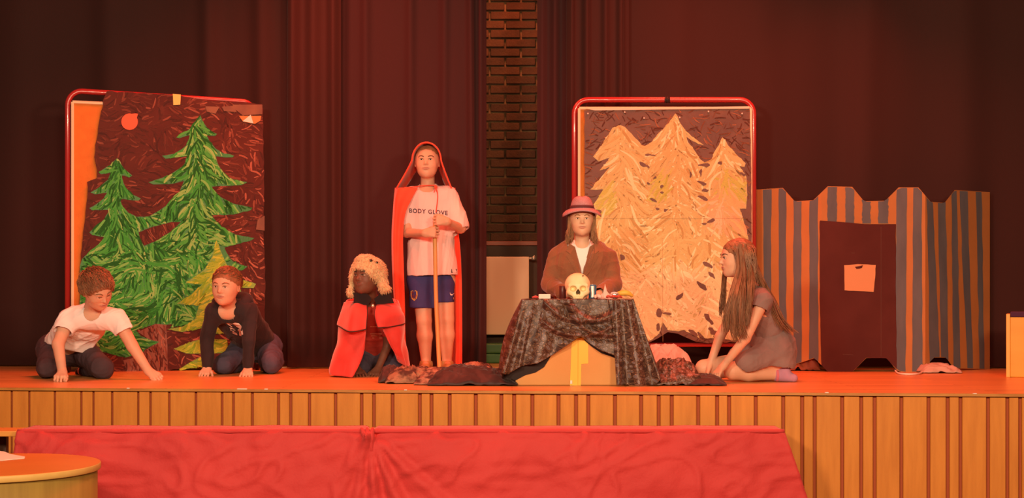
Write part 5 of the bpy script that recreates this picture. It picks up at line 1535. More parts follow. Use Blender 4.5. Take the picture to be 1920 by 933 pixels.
# ---------------------------------------------------------------- 5: boy in the hat and brown jacket behind the table
M_jack = mat('brown_corduroy', (0.19, 0.075, 0.036), 0.85, (0.24, 0.095, 0.045), 6, (1, 1, 1), .25, 130, sheen=.3)
def boy_hat():
    Z = 9.0
    J = dict(head=P(1090.5, 413, Z - .03), f=(.0, -1, .05), u=(0, .03, 1), H=.206,
             neck=P(1091, 460, Z), pelvis=P(1091, 578, Z + .05), front=Vector((0, -1, 0)),
             shA=P(1046, 480, Z + .01), shB=P(1137, 480, Z + .01), hipA=P(1070, 582, Z + .05), hipB=P(1112, 582, Z + .05),
             elA=P(1031, 533, Z - .02), wrA=P(1062, 552, Z - .20), elB=P(1150, 533, Z - .02), wrB=P(1122, 552, Z - .20),
             knA=G(1062, Z + .06, .058), knB=G(1120, Z + .06, .058), anA=G(1068, Z + .46, .04), anB=G(1114, Z + .46, .04), toeA=G(1070, Z + .56, .035), toeB=G(1112, Z + .56, .035))
    root = thing('person', G(1091, Z + .2), 'long-haired boy in a pinkish trilby and brown jacket kneeling behind the table', 'person')
    o, M = skin_body(root, J, M_skin, 1.0, hands=[
        ((J['wrA'], (.85, -.5, -.02), (0, -.1, 1), -1), dict(curl=(.2, .3, .2), s=.92)),
        ((J['wrB'], (-.85, -.5, -.02), (0, -.1, 1), 1), dict(curl=(.2, .3, .2), s=.92))])
    face_parts(root, J['head'], M, J['H'], M_hair_b, M_lip, openness=.8)
    H = J['H']; c = J['head']; L = lambda x, y, z: c + M @ Vector((x * H, y * H, z * H))
    hair_cap(root, c, M, H, M_hair_b, .02, (.0, .46, -.22, .33, .36, .5), -.35, 53, .003)
    mb = MB()
    for s, ex in ((-1, 1051), (1, 1131)):
        pass
    for x0, x1, x2, n_ in ((1068, 1068, 1062, 60), (1072, 1073, 1071, 40), (1113, 1114, 1120, 60), (1110, 1110, 1111, 40)):
        lock(mb, [P(x0, 398, Z - .03), P(x1, 425, Z - .05), P((x1 + x2) / 2, 445, Z - .07), P(x2, 460, Z - .075)], n_, .008, .016, .0018, x0, .010, .5)
    lock(mb, [P(1080, 400, Z + .08), P(1080, 440, Z + .1), P(1078, 468, Z + .1)], 80, .03, .045, .0025, 4, .006, .4)
    lock(mb, [P(1100, 400, Z + .08), P(1102, 440, Z + .1), P(1106, 468, Z + .1)], 80, .03, .045, .0025, 5, .006, .4)
    mb.build('long_hair', M_hair_b, root, kind='stuff')
    # trilby: pinched crown, dark band, turned-down brim
    M_hat = mat('dusty_pink_felt', (0.30, 0.155, 0.18), 0.85, (0.44, 0.26, 0.29), 160, bump=.3, bscale=200, contrast=.5)
    hc = P(1091, 395, Z - .03)
    n = 56; rings = []
    prof = [(.118, -.006), (.112, .002), (.095, .008), (.084, .013), (.082, .03), (.076, .055), (.067, .078), (.054, .093), (.038, .101), (.018, .098), (.001, .094)]
    V_ = []; F_ = []
    for i, (r_, z_) in enumerate(prof):
        for k in range(n):
            a_ = 2 * PI * k / n; ca, sa = math.cos(a_), math.sin(a_)
            x = r_ * ca * (1.03 if i < 3 else .86); y = r_ * sa * 1.12
            z = z_ * (.86 if i > 3 else 1)
            if i < 3:
                z += -.030 * ca * ca * (r_ - .084) / .034 + (.010 * (r_ - .084) / .034 if sa > 0 else -.004)
            if i > 6: z += -.012 * math.exp(-(x / .022) ** 2) + (.010 if sa < 0 else -.006) * abs(sa); 
            if i >= 5: x *= 1 - .18 * max(0, -sa) * (i / 9)
            V_.append(hc + Vector((x, y, z)))
    for i in range(len(prof) - 1):
        for k in range(n): F_.append((i * n + k, i * n + (k + 1) % n, (i + 1) * n + (k + 1) % n, (i + 1) * n + k))
    me = mesh_from(V_, F_); hat = link('felt_hat', me, M_hat, root)
    md = hat.modifiers.new('thick', 'SOLIDIFY'); md.thickness = .004; md.offset = 0
    mb = MB(); V2 = []
    for z_, r_ in ((.014, .0865), (.016, .088), (.029, .0865), (.031, .0845)):
        for k in range(n):
            a_ = 2 * PI * k / n; V2.append(hc + Vector((r_ * math.cos(a_) * .875, r_ * math.sin(a_) * 1.13, z_)))
    mb.add(V2, [(i * n + k, i * n + (k + 1) % n, (i + 1) * n + (k + 1) % n, (i + 1) * n + k) for i in range(3) for k in range(n)])
    mb.build('hat_band', mat('maroon_band', (0.10, 0.025, 0.03), .8), hat)
    # white shirt
    V = Vol(.0052); sp, sd, fr = torso_axes(J)
    torso_ops(V, J, .008)
    V.u(rc(J['neck'] - sp * .01, J['neck'] + sp * .006, .07, .058), .03)
    V.cut(el(J['neck'] + Vector((0, -.05, .038)), (.052, .06, .06)), .005)
    organic(V, 'white_shirt', M_wtee, root, 1, [(.004, 30, 54, (.1, 0, 1))])
    # jacket open in a V
    V = Vol(.0052); e = .030
    torso_ops(V, J, e)
    V.u(rc(P(1091, 500, Z), P(1091, 590, Z + .03), .175, .175, fr, .72), .05)
    V.u(rc(P(1045, 479, Z + .01), P(1138, 479, Z + .01), .056, .056), .02)
    for q in 'AB':
        w_ = J['el' + q].lerp(J['wr' + q], .82)
        V.u(rc(J['sh' + q] + Vector((-.008 if q == 'A' else .008, 0, -.01)), J['el' + q], .062, .058), .015); V.u(rc(J['el' + q], w_, .058, .046), .02)
    V.u(rc(J['neck'] + Vector((-.03, .04, .0)), J['neck'] + Vector((.03, .04, .0)), .055, .055), .03)
    apex = P(1091, 526, Z - .2)
    V.cut(hull([(Vector((-.36, 0, -1)).cross(Vector((0, 1, 0))) * 1.0, apex), (-(Vector((.36, 0, -1)).cross(Vector((0, 1, 0)))), apex), ((0, 1, 0), (0, Z - .02, 0)), ((0, 0, -1), apex)], P(1060, 530, Z - .4), P(1125, 440, Z - .02) + Vector((.05, 0, .1))), .004)
    V.cut(rc(J['neck'] + Vector((0, -.03, -.02)), J['neck'] + sp * .12, .062, .07), .004)
    V.cut(rc(J['wrA'].lerp(J['elA'], .25), J['wrA'] + (J['wrA'] - J['elA']) * .2, .034, .038), .003)
    V.cut(rc(J['wrB'].lerp(J['elB'], .25), J['wrB'] + (J['wrB'] - J['elB']) * .2, .034, .038), .003)
    jk = organic(V, 'jacket', M_jack, root, 1, [(.013, 22, 55, (.3, 0, 1)), (.006, 45, 56, (.9, 0, .6))])
    bj = bvh_of(jk)
    for sgn, pl in ((-1, [(1068, 456), (1078, 462), (1089, 500), (1092, 526), (1079, 510), (1062, 480), (1069, 476), (1061, 470)]), (1, [(1115, 456), (1106, 462), (1095, 500), (1091, 526), (1105, 510), (1122, 480), (1115, 476), (1123, 470)])):
        vs = []
        for x, y in pl:
            w_ = P(x, y, Z - .1); h = bj.ray_cast(w_ - Vector((0, .6, 0)), Vector((0, 1, 0)))[0]
            yy = min(h.y if h else 9, Z - .075)
            vs.append(Vector((w_.x, yy - .008, w_.z)))
        n_ = len(vs); V3 = vs + [v + Vector((0, .010, 0)) for v in vs]
        mb = MB(); mb.add(V3, [tuple(range(n_)) if sgn < 0 else tuple(range(n_))[::-1], tuple(range(n_, 2 * n_))[::-1] if sgn < 0 else tuple(range(n_, 2 * n_))] + [(i, i + n_, (i + 1) % n_ + n_, (i + 1) % n_) for i in range(n_)])
        mb.build('lapel', M_jack, jk, False)
    V = Vol(.007)
    V.u(rc(J['hipA'], J['hipB'], .10, .10), .03)
    for q in 'AB': V.u(rc(J['hip' + q], J['kn' + q], .085, .062), .03); V.u(rc(J['kn' + q], J['an' + q], .060, .045), .02)
    V.keep((0, 0, -1), (0, 0, STAGE + .004))
    organic(V, 'trousers', M_trouser, root)
boy_hat()

# ---------------------------------------------------------------- 6: girl in the grey dress, seen from the side
def girl():
    J = dict(head=P(1381, 484, 8.62), f=(-1, -.16, -.04), u=(-.02, -.02, 1), H=.226,
             neck=P(1403, 532, 8.66), pelvis=P(1455, 655, 8.78), front=Vector((-1, 0, -.3)),
             shA=P(1392, 556, 8.80), shB=P(1432, 562, 8.52), hipA=P(1452, 668, 8.86), hipB=P(1460, 670, 8.68),
             elA=P(1350, 630, 8.84), wrA=P(1330, 686, 8.82), elB=P(1398, 634, 8.48), wrB=P(1356, 686, 8.52),
             knA=P(1320, 690, 8.86), knB=P(1374, 695, 8.62), anA=P(1395, 697, 8.86), anB=P(1458, 702, 8.66), toeA=P(1430, 700, 8.9), toeB=P(1488, 707, 8.62))
    root = thing('person', G(1420, 8.65), 'girl with very long brown hair in a grey dress kneeling in profile', 'person')
    o, M = skin_body(root, J, M_skin, .93, hands=[
        ((J['wrA'], (-.35, -.35, -.85), (-.9, -.1, .3), 1), dict(curl=(.35, .5, .4), s=.9)),
        ((J['wrB'], (-.65, -.35, -.68), (-.5, -.3, .8), 1), dict(curl=(.35, .5, .4), s=.9))],
        r_arm=(.039, .033, .023), r_leg=(.074, .058, .034), head_kw=dict(nose=1.03))
    face_parts(root, J['head'], M, J['H'], M_brow, M_lip, openness=.8)
    M_gh = mat('long_brown_hair', (0.16, 0.070, 0.034), 0.45, (0.31, 0.150, 0.075), 50, (1, 1, .15), spec=.5)
    H = J['H']; c = J['head']
    hair_cap(root, c, M, H, M_gh, .035, (0, .52, -.22, .40, .50, .50), -.50, 63, .004)
    mb = MB()
    # crown strands sweep back and down, then long falls in front of and behind the shoulder
    zf = 8.50
    rr = random.Random(9)
    for k in range(150):
        x0 = rr.uniform(1366, 1400); y0 = 451 + abs(x0 - 1384) * .22
        lock(mb, [P(x0, y0 + 1, 8.60 - rr.uniform(-.02, .02)), P(x0 + rr.uniform(6, 18), 470, 8.535), P(1388 + rr.uniform(-4, 30), 510, 8.515), P(1382 + rr.uniform(-4, 40), 545, 8.49)], 2, .004, .008, .0022, k, .002, .1)
    falls = [([(1383, 466, 8.53), (1383, 510, 8.50), (1370, 560, 8.46), (1362, 600, 8.46), (1362, 628, 8.46)], 90, .006, .022), ([(1386, 460, 8.54), (1390, 510, 8.50), (1380, 560, 8.44), (1376, 610, 8.44), (1384, 645, 8.44)], 120, .008, .026), ([(1388, 458, 8.54), (1394, 510, 8.50), (1390, 560, 8.44), (1388, 605, 8.43), (1396, 640, 8.43)], 120, .010, .026),
             ([(1396, 458, 8.56), (1408, 505, 8.52), (1406, 550, 8.46), (1402, 590, 8.44), (1398, 620, 8.43)], 100, .012, .018), ([(1404, 462, 8.60), (1420, 510, 8.58), (1436, 548, 8.60), (1452, 590, 8.60), (1470, 622, 8.60)], 70, .014, .03), ([(1404, 470, 8.66), (1424, 520, 8.66), (1446, 560, 8.68), (1464, 600, 8.66), (1490, 628, 8.64)], 90, .014, .03),
             ([(1366, 472, 8.66), (1358, 520, 8.72), (1356, 560, 8.74), (1354, 600, 8.74)], 60, .01, .016), ([(1400, 460, 8.70), (1410, 510, 8.76), (1430, 560, 8.80), (1450, 600, 8.80)], 80, .02, .04)]
    for i, (ks, n_, s0, s1) in enumerate(falls):
        lock(mb, [P(*k) for k in ks], int(n_ * 1.7), s0, s1, .0026, 70 + i, .010, .35)
    mb.build('long_hair', M_gh, root, kind='stuff')
    # dress: bodice, cap sleeves, skirt spread over the thighs
    M_dress = mat('grey_cotton', (0.20, 0.135, 0.13), 0.85, (0.25, 0.17, 0.16), 5, bump=.1, bscale=160, sheen=.1)
    V = Vol(.005); e = .014; sp, sd, fr = torso_axes(J)
    torso_ops(V, J, e, hip=False, w=.93)
    for q, t in (('A', .28), ('B', .24)):
        s_, l_ = J['sh' + q], J['el' + q]; dd = (l_ - s_).normalized(); end = s_.lerp(l_, t)
        V.u(rc(s_, end, .055, .056), .03)
        V.cut(hull([(-dd, end), (dd, end + dd * .1), (Vector((0, 1 if q == 'B' else -1, 0)), (0, 8.59 if q == 'B' else 8.73, 0))], end - Vector((.1, .1, .1)), end + Vector((.1, .1, .1))))
        V.cut(rc(end - dd * .02, end + dd * .04, .044, .048), .003)
    V.cut(el(J['neck'] + sp * .05, (.055, .055, .055)), .006)
    organic(V, 'bodice', M_dress, root, 1, [(.012, 26, 64, (.6, 0, .8)), (.003, 60, 65, (1, 0, .2))])
    V = Vol(.0055)
    V.u(rc(J['pelvis'] + Vector((0, -.06, .03)), J['pelvis'] + Vector((0, .08, .03)), .112, .112), .04)
    V.u(rc(P(1440, 640, 8.78), P(1450, 660, 8.78), .12, .13), .05)
    V.u(rc(P(1460, 662, 8.70), P(1402, 680, 8.60), .105, .082), .04)
    V.u(rc(P(1460, 662, 8.84), P(1390, 672, 8.84), .105, .09), .04)
    V.u(rc(P(1464, 670, 8.68), P(1466, 682, 8.66), .09, .085), .03)
    a_ = P(1366, 678, 8.5); b_ = P(1404, 701, 8.5); dd = (b_ - a_).normalized(); nn = Vector((dd.z, 0, -dd.x))
    if nn.x > 0: nn = -nn
    V.keep(nn, a_)                     # slanted front hem
    V.keep((0.05, 0, -1), P(1440, 697, 8.5))
    V.cut(rc(P(1470, 700, 8.62), P(1360, 699, 8.60), .052, .060), .004)
    organic(V, 'skirt', M_dress, root, 1, [(.013, 20, 66, (1, 0, .6)), (.004, 45, 67, (.3, 0, 1))])
    M_so = mat('lilac_sock', (0.42, 0.22, 0.34), .9, (0.50, 0.26, 0.38), 10); M_soc = mat('pink_cuff', (0.62, 0.16, 0.22), .9)
    for q in 'AB':
        V = Vol(.004); a_, t_ = J['an' + q], J['toe' + q]
        V.u(rc(a_ + Vector((0, 0, .0)), t_ + Vector((0, 0, -.004)), .042, .026), .01)
        V.u(el(a_.lerp(t_, .45) + Vector((0, 0, .025)), (.035, .036, .036)), .02)
        V.keep((0, 0, -1), (0, 0, STAGE + .002))
        sk = organic(V, 'sock', M_so, root)
        V = Vol(.004); V.u(rc(a_ - Vector((.012, 0, 0)), a_ + Vector((.004, 0, 0)), .0445, .0445), .0); V.keep((-1, 0, 0), a_ - Vector((.014, 0, 0))); V.keep((1, 0, 0), a_ + Vector((.004, 0, 0))); V.keep((0, 0, -1), (0, 0, STAGE + .002))
        organic(V, 'sock_cuff', M_soc, sk)
girl()
# ================================================================ the table with its cloth and what lies on it
ZB0, ZB1 = 8.30, 8.76
TT = 1.500
M_board = mat('brown_cardboard', (0.60, 0.30, 0.10), 0.8, (0.66, 0.34, 0.12), 4, bump=.04)
bx0, bx1 = P(966, 0, ZB0).x, P(1180, 0, ZB0).x
cb = thing('cardboard_box', Vector(((bx0 + bx1) / 2, (ZB0 + ZB1) / 2, STAGE)), 'large brown cardboard box with yellow tape standing under the paisley cloth', 'box')
bw0, bw1 = P(978, 0, ZB0).x, P(1186, 0, ZB0).x
mb = MB()
q = [Vector((bx0, ZB0, STAGE + .001)), Vector((bx1, ZB0, STAGE + .001)), Vector((bx1, ZB1, STAGE + .001)), Vector((bx0, ZB1, STAGE + .001))]
q2 = [Vector((bw0, ZB0 + .005, TT - .008)), Vector((bw1, ZB0 + .005, TT - .008)), Vector((bw1, ZB1, TT - .008)), Vector((bw0, ZB1, TT - .008))]
mb.hexa(q + q2); link('box_body', bevel_mesh(mb.mesh(False), .005, 2), M_board, cb)
tp = [(1072, 632), (1103, 634), (1103, 681), (1090, 682), (1089, 722), (1068.5, 722), (1070, 690)]
mb = MB(); mb.add(*flat(tp, lambda x, y, o: P(x, y, ZB0 - .0012 - o), 0, .001)); mb.build('tape', M_tapeY, cb, False, label='yellow tape strip')
mb = MB(); mb.add(*flat([(1083, 636), (1085, 636), (1084, 722), (1083, 722)], lambda x, y, o: P(x, y, ZB0 - .0022 - o), 0, .0008)); mb.build('tape_edge', mat('tape_edge', (0.70, 0.38, 0.03), .35), cb, False)
mb = MB(); mb.box(P(1071, 716, ZB0 - .006), (.006, .003, .010)); mb.build('paper_tag', M_white, cb, False)

def paisley():
    m = bpy.data.materials.new('paisley_satin'); m.use_nodes = True
    nt = m.node_tree; N = nt.nodes; L = nt.links; b = N['Principled BSDF']
    tc = N.new('ShaderNodeTexCoord'); mp = N.new('ShaderNodeMapping'); mp.inputs['Scale'].default_value = (1, 1, 1)
    L.new(tc.outputs['UV'], mp.inputs['Vector'])
    nz = N.new('ShaderNodeTexNoise'); nz.inputs['Scale'].default_value = 9; nz.inputs['Detail'].default_value = 2
    L.new(mp.outputs[0], nz.inputs['Vector'])
    mx = N.new('ShaderNodeMixRGB'); mx.inputs[0].default_value = .09
    L.new(mp.outputs[0], mx.inputs[1]); L.new(nz.outputs['Color'], mx.inputs[2])
    vo = N.new('ShaderNodeTexVoronoi'); vo.inputs['Scale'].default_value = 40; L.new(mx.outputs[0], vo.inputs['Vector'])
    r = N.new('ShaderNodeValToRGB'); cr = r.color_ramp; cr.interpolation = 'LINEAR'
    stops = [(0, (.30, .19, .11)), (.10, (.10, .055, .04)), (.18, (.22, .19, .20)), (.32, (.17, .15, .17)), (.38, (.27, .17, .10)), (.44, (.06, .028, .022)), (.56, (.12, .07, .055)), (.64, (.19, .11, .065)), (.70, (.055, .027, .022)), (1, (.08, .04, .03))]
    while len(cr.elements) < len(stops): cr.elements.new(.5)
    for e, (p, c) in zip(cr.elements, stops): e.position = p; e.color = (*c, 1)
    L.new(vo.outputs['Distance'], r.inputs[0])
    # finer dots between the drops
    v2 = N.new('ShaderNodeTexVoronoi'); v2.inputs['Scale'].default_value = 100; L.new(mx.outputs[0], v2.inputs['Vector'])
    r2 = N.new('ShaderNodeValToRGB'); r2.color_ramp.elements[0].position = .22; r2.color_ramp.elements[1].position = .30
    r2.color_ramp.elements[0].color = (1.9, 1.6, 1.35, 1); r2.color_ramp.elements[1].color = (.72, .7, .7, 1); L.new(v2.outputs['Distance'], r2.inputs[0])
    ml = N.new('ShaderNodeMixRGB'); ml.blend_type = 'MULTIPLY'; ml.inputs[0].default_value = .8
    L.new(r.outputs[0], ml.inputs[1]); L.new(r2.outputs[0], ml.inputs[2]); L.new(ml.outputs[0], b.inputs['Base Color'])
    b.inputs['Roughness'].default_value = .42; b.inputs['Specular IOR Level'].default_value = .35
    b.inputs['Sheen Weight'].default_value = 0
    return m
M_pais = paisley()
def uv_from(me, fn):
    uv = me.uv_layers.new(name='UVMap')
    co = [fn(v.co) for v in me.vertices]
    arr = np.zeros(len(me.loops) * 2, dtype=np.float32)
    vi = np.zeros(len(me.loops), dtype=np.int32); me.loops.foreach_get('vertex_index', vi)
    c = np.array(co, dtype=np.float32)
    uv.data.foreach_set('uv', c[vi].ravel())
def hemf(tab, u):
    for (a, x0, y0), (b, x1, y1) in zip(tab, tab[1:]):
        if a <= u <= b:
            t = (u - a) / (b - a); return x0 + (x1 - x0) * t, y0 + (y1 - y0) * t
    return tab[-1][1:]
hem = [(0, 940, 699), (.05, 953, 701), (.09, 972, 688), (.16, 985, 684), (.25, 1008, 680), (.38, 1036, 665), (.46, 1060, 648), (.54, 1088, 630), (.60, 1104, 642), (.68, 1125, 656), (.755, 1158, 668), (.775, 1157, 700), (.80, 1155, 721), (.86, 1175, 722), (.92, 1200, 723), (.97, 1226, 722), (1, 1238, 710)]
cloth = None
def drop_cloth():
    nu, nr = 230, 64
    A = []
    zt = TT + .001
    Zc0 = ZB0 - .012
    for i in range(nr):
        v = i / (nr - 1); row = []
        for j in range(nu):
            # path round the table edge: left side, front, right side
            s = j / (nu - 1)
            if s < .16:
                k = 1 - s / .16
                top_ = Vector((P(979, 0, Zc0).x, Zc0 + k * (ZB1 - ZB0), zt)); hx, hy = 940, 699
                bt = Vector((P(944, 0, 8.3).x - .02 * math.sin(k * 3), Zc0 + k * (ZB1 - ZB0) * 1.0, STAGE + .07 * k + .03))
                if k < .001: bt = P(hx, hy, Zc0)
                q = top_.lerp(bt, v); q.x -= .03 * math.sin(PI * v) * (1 if k > .3 else k / .3) + .012 * math.sin(k * 12) * v
            elif s > .84:
                k = (s - .84) / .16
                top_ = Vector((P(1188, 0, Zc0).x, Zc0 + k * (ZB1 - ZB0), zt))
                bt = Vector((P(1238, 0, 8.25).x + .03 * math.sin(k * 4), Zc0 + k * (ZB1 - ZB0), STAGE + .012))
                q = top_.lerp(bt, v); q.x += .012 * math.sin(k * 14) * v
            else:
                u = (s - .16) / .68
                tx = 979 + (1188 - 979) * u
                hx, hy = hemf(hem, u)
                top_ = Vector((P(tx, 0, Zc0).x, Zc0, zt))
                # the hem lies on plane ~Zc0 or pulled forward on the right
                zf = Zc0 - (.05 if u > .76 else .015)
                bt = P(hx, hy, zf)
                if hy > 718: bt = G(hx, zf, .006)
                q = top_.lerp(bt, v)
                amp = .010 + .022 * v if u > .76 else .004 + .012 * v
                q.y -= amp * (1 + math.sin(u * (62 if u > .76 else 26) + 1.5 * v))
                if u < .12: q.y -= .02 * v * (1 + math.sin(u * 80))
                # swag: curved folds gathering towards the peak
                if .2 < u < .8:
                    px = 979 + 209 * u; pyy = 560 + 100 * v * (hy - 560) / 100
                    for (cx_, cy_, rr_, wd, am) in ((1088, 520, 108, 5, .016), (1095, 505, 96, 5, .010), (1135, 560, 66, 5, .018), (1120, 540, 60, 5, .012)):
                        X_ = tx + (hx - tx) * v; Y_ = 560 + (hy - 560) * v
                        dd_ = math.hypot((X_ - cx_), (Y_ - cy_)) - rr_
                        if Y_ > cy_ + 10: q.y -= 1.7 * am * (math.exp(-(dd_ / wd) ** 2) - .5 * math.exp(-((dd_ - 9) / wd) ** 2))
                    q.y -= .006
            q.y -= .0  + .004 * noise.noise(Vector((q.x * 16, q.z * 16, 4)))
            row.append(tuple(q))
        A.append(row)
    A = np.array(A)
    me = sheet(A[::-1], .003)
    uv_from(me, lambda c: (c.x + .35 * (c.y - ZB0), c.z - .15 * (c.y - ZB0)))
    o = link('tablecloth', me, M_pais, None, label='shiny paisley patterned cloth draped over the cardboard box table', cat='tablecloth')
    # flat top
    g = []
    for i in range(14):
        row = []
        for j in range(50):
            x = P(979, 0, Zc0).x + (P(1188, 0, Zc0).x - P(979, 0, Zc0).x) * j / 49
            row.append((x, Zc0 + (ZB1 + .01 - Zc0) * i / 13, zt - .0005 + .0010 * noise.noise(Vector((x * 20, i * .8, 2)))))
        g.append(row)
    me = sheet(g, .003); uv_from(me, lambda c: (c.x, c.z + c.y)); link('cloth_top', me, M_pais, o)
    mb = MB(); pts = [Vector((P(979, 0, Zc0).x + (P(1188, 0, Zc0).x - P(979, 0, Zc0).x) * k / 60, Zc0, zt - .001 + .002 * noise.noise(Vector((k * .5, 3, 3))))) for k in range(61)]
    mb.tube(pts, .0045, 8); me = mb.mesh(); uv_from(me, lambda c: (c.x, c.z)); link('cloth_edge', me, M_pais, o)
    # dark lining peeping out below the hem, doubling as painted shadow on the cardboard
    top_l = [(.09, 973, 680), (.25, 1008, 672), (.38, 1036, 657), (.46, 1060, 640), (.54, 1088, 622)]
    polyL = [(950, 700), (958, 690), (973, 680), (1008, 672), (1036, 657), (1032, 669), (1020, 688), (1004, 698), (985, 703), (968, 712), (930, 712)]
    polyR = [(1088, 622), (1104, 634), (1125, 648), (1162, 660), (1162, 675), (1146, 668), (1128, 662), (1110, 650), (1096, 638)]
    M_lin = mat('black_lining_shade', (0.02, .012, .012), .8)
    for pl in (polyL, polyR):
        me = mesh_from(*flat(pl, lambda x, y, o_: P(x, y, ZB0 - .004 - o_), 0, .002), smooth=False); link('lining_shade', me, M_lin, o)
    return o
drop_cloth()

def skull(c):
    c = Vector(c); s = 1.0
    t = thing('skull', c, 'cream plastic skull standing on the paisley cloth', 'skull')
    V = Vol(.0028)
    V.u(el(c + Vector((0, .02, .082)), (.076, .085, .072)), .01)          # braincase
    V.u(el(c + Vector((0, -.035, .055)), (.058, .045, .055)), .03)
    for k in (-1, 1):
        V.u(el(c + Vector((k * .045, -.045, .040)), (.022, .022, .018)), .02)    # cheek bones
        V.u(rc(c + Vector((k * .012, -.068, .082)), c + Vector((k * .05, -.055, .080)), .009, .009), .012)
    V.u(rc(c + Vector((-.022, -.06, .016)), c + Vector((.022, -.06, .016)), .018, .018), .02)     # upper jaw
    V.u(el(c + Vector((0, .0, .025)), (.06, .06, .024)), .02)
    for k in (-1, 1):
        V.cut(el(c + Vector((k * .030, -.085, .060)), (.0205, .052, .0165)), .004)
        V.cut(el(c + Vector((k * .006, -.085, .036)), (.0065, .050, .013)), .002)
    V.cut(el(c + Vector((0, -.085, .045)), (.006, .045, .012)), .003)
    for k in (-1, 1): V.cut(el(c + Vector((k * .052, -.060, .006)), (.022, .035, .013)), .004)
    V.keep((0, 0, -1), c + Vector((0, 0, .001)))
    M_b = mat('bone_plastic', (0.82, 0.66, 0.36), 0.45, (0.88, 0.74, 0.46), 12, bump=.05)
    organic(V, 'cranium', M_b, t)
    mb = MB(); mb.sphere(c + Vector((0, -.050, .040)), (.010, .012, .013)); mb.build('nasal_shade_plug', M_dkwood, t)  # dark plug in the nose hole, its colour standing in for shade
    for k in range(8):
        x = -.0245 + k * .007
        mb = MB(); mb.box(c + Vector((x, -.0765 + abs(x) * .25, .007)), (.0031, .003, .006)); link('tooth', bevel_mesh(mb.mesh(False), .0012, 1), M_b, t)
    mb = MB(); mb.sphere(c + Vector((.030, -.035, .136)), (.006, .006, .003)); mb.build('dark_spot', M_black, t)
zt = TT + .0035
skull(P(1083, 0, 8.44).to_2d().to_3d() + Vector((0, 0, zt)))
def at(x, Z): return Vector((P(x, 0, Z).x, Z, zt))
# white block and red slip
p = at(1021, 8.37); mb = MB(); mb.box(p + Vector((0, 0, .014)), (.035, .018, .0138)); link('white_block', bevel_mesh(mb.mesh(False), .004, 2), M_white, None, label='small white block at the left end of the paisley-covered table', cat='block')
p = at(1004, 8.40); mb = MB(); mb.tube([p + Vector((-.02, 0, .008)), p + Vector((.0, -.005, .012)), p + Vector((.018, .004, .008))], [.004, .008, .005], 8); mb.build('red_cloth_scrap', M_rcape, None, label='small red cloth scrap left of the white block on the table', cat='cloth')
# dark cup
M_mar = mat('maroon_plastic', (0.10, 0.02, 0.018), .35)
p = at(1055, 8.52); mb = MB(); mb.lathe([(.018, 0), (.020, .002), (.021, .076), (.0195, .078), (.0185, .070), (.017, .01)], p, 28); mb.build('dark_cup', M_mar, None, label='dark maroon cup to the left of the skull', cat='cup')
# can
ct = thing('drinks_can', at(1111, 8.45), 'blue and silver metal can to the right of the skull', 'can')
p = at(1111, 8.45)
M_blue = mat('blue_tin', (0.06, 0.17, 0.34), .3, metal=.3); M_silv = mat('silver_tin', (0.75, 0.72, 0.70), .25, metal=.8)
mb = MB(); mb.lathe([(.019, .001), (.0235, .005), (.0235, .078), (.020, .083)], p, 32); mb.build('can_body', M_blue, ct)
mb = MB(); mb.lathe([(.020, .083), (.021, .086), (.0195, .086), (.018, .083)], p, 32); mb.build('can_rim', M_silv, ct)
mb = MB()
for k in range(9):
    a_ = math.radians(-130 + k * 5); 
vs = []
for k in range(9):
    a_ = math.radians(-118 + k * 7)
    vs += [p + Vector((.0239 * math.cos(a_), .0239 * math.sin(a_), .008)), p + Vector((.0239 * math.cos(a_), .0239 * math.sin(a_), .076))]
mb.add(vs, [(2 * k, 2 * k + 2, 2 * k + 3, 2 * k + 1) for k in range(8)]); mb.build('silver_band', M_silv, ct)
# folded pink paper shape, rose, silver tin, banana, red bits
M_pink = mat('pink_paper', (0.80, 0.50, 0.44), .7)
p = at(1135, 8.44)
mb = MB(); b0 = p
tri = [((-.045, 0, 0), (-.012, -.03, .0), (-.018, 0, .035)), ((-.02, .0, 0), (.02, -.02, 0), (-.002, 0, .088)), ((.0, -.02, 0), (.045, .0, 0), (.012, .01, .045)), ((-.02, .0, 0), (-.002, 0, .088), (-.01, .03, 0)), ((.02, -.02, 0), (.01, .03, 0), (-.002, 0, .088)), ((-.045, 0, 0), (-.018, 0, .035), (-.02, .03, 0)), ((.045, 0, 0), (.02, .03, 0), (.012, .01, .045))]
for t_ in tri:
    mb.add([b0 + Vector(v) for v in t_], [(0, 1, 2)])
o_ = mb.build('folded_paper_star', M_pink, None, False, label='pointed pink folded paper shape right of the blue can', cat='ornament'); md = o_.modifiers.new('t', 'SOLIDIFY'); md.thickness = .002
p = at(1122, 8.36)
mb = MB()
for k in range(14):
    r_ = .003 + .0012 * k; a_ = k * 2.2
    mb.sphere(p + Vector((r_ * math.cos(a_), r_ * math.sin(a_), .018 - k * .0004)), (.009, .007, .011), 8)
mb.build('paper_rose', M_pink, None, label='small pale pink rosette in front of the blue can', cat='ornament')
p = at(1152, 8.46)
st = thing('silver_bowl', p, 'small shiny silver bowl near the right end of the table', 'bowl')
mb = MB(); mb.lathe([(.016, .0005), (.022, .006), (.029, .022), (.030, .034), (.028, .034), (.026, .022), (.018, .008)], p, 32); mb.build('bowl_body', M_silv, st)
mb = MB(); mb.lathe([(.027, .030), (.020, .038), (.003, .042)], p, 28); mb.build('bowl_lid', mat('pale_blue_lid', (.5, .55, .6), .3), st)
p = at(1170, 8.48)
mb = MB(); bp_ = catmull([p + Vector((-.055, .01, .022)), p + Vector((-.02, -.008, .034)), p + Vector((.02, -.01, .034)), p + Vector((.052, .006, .016))], 6)
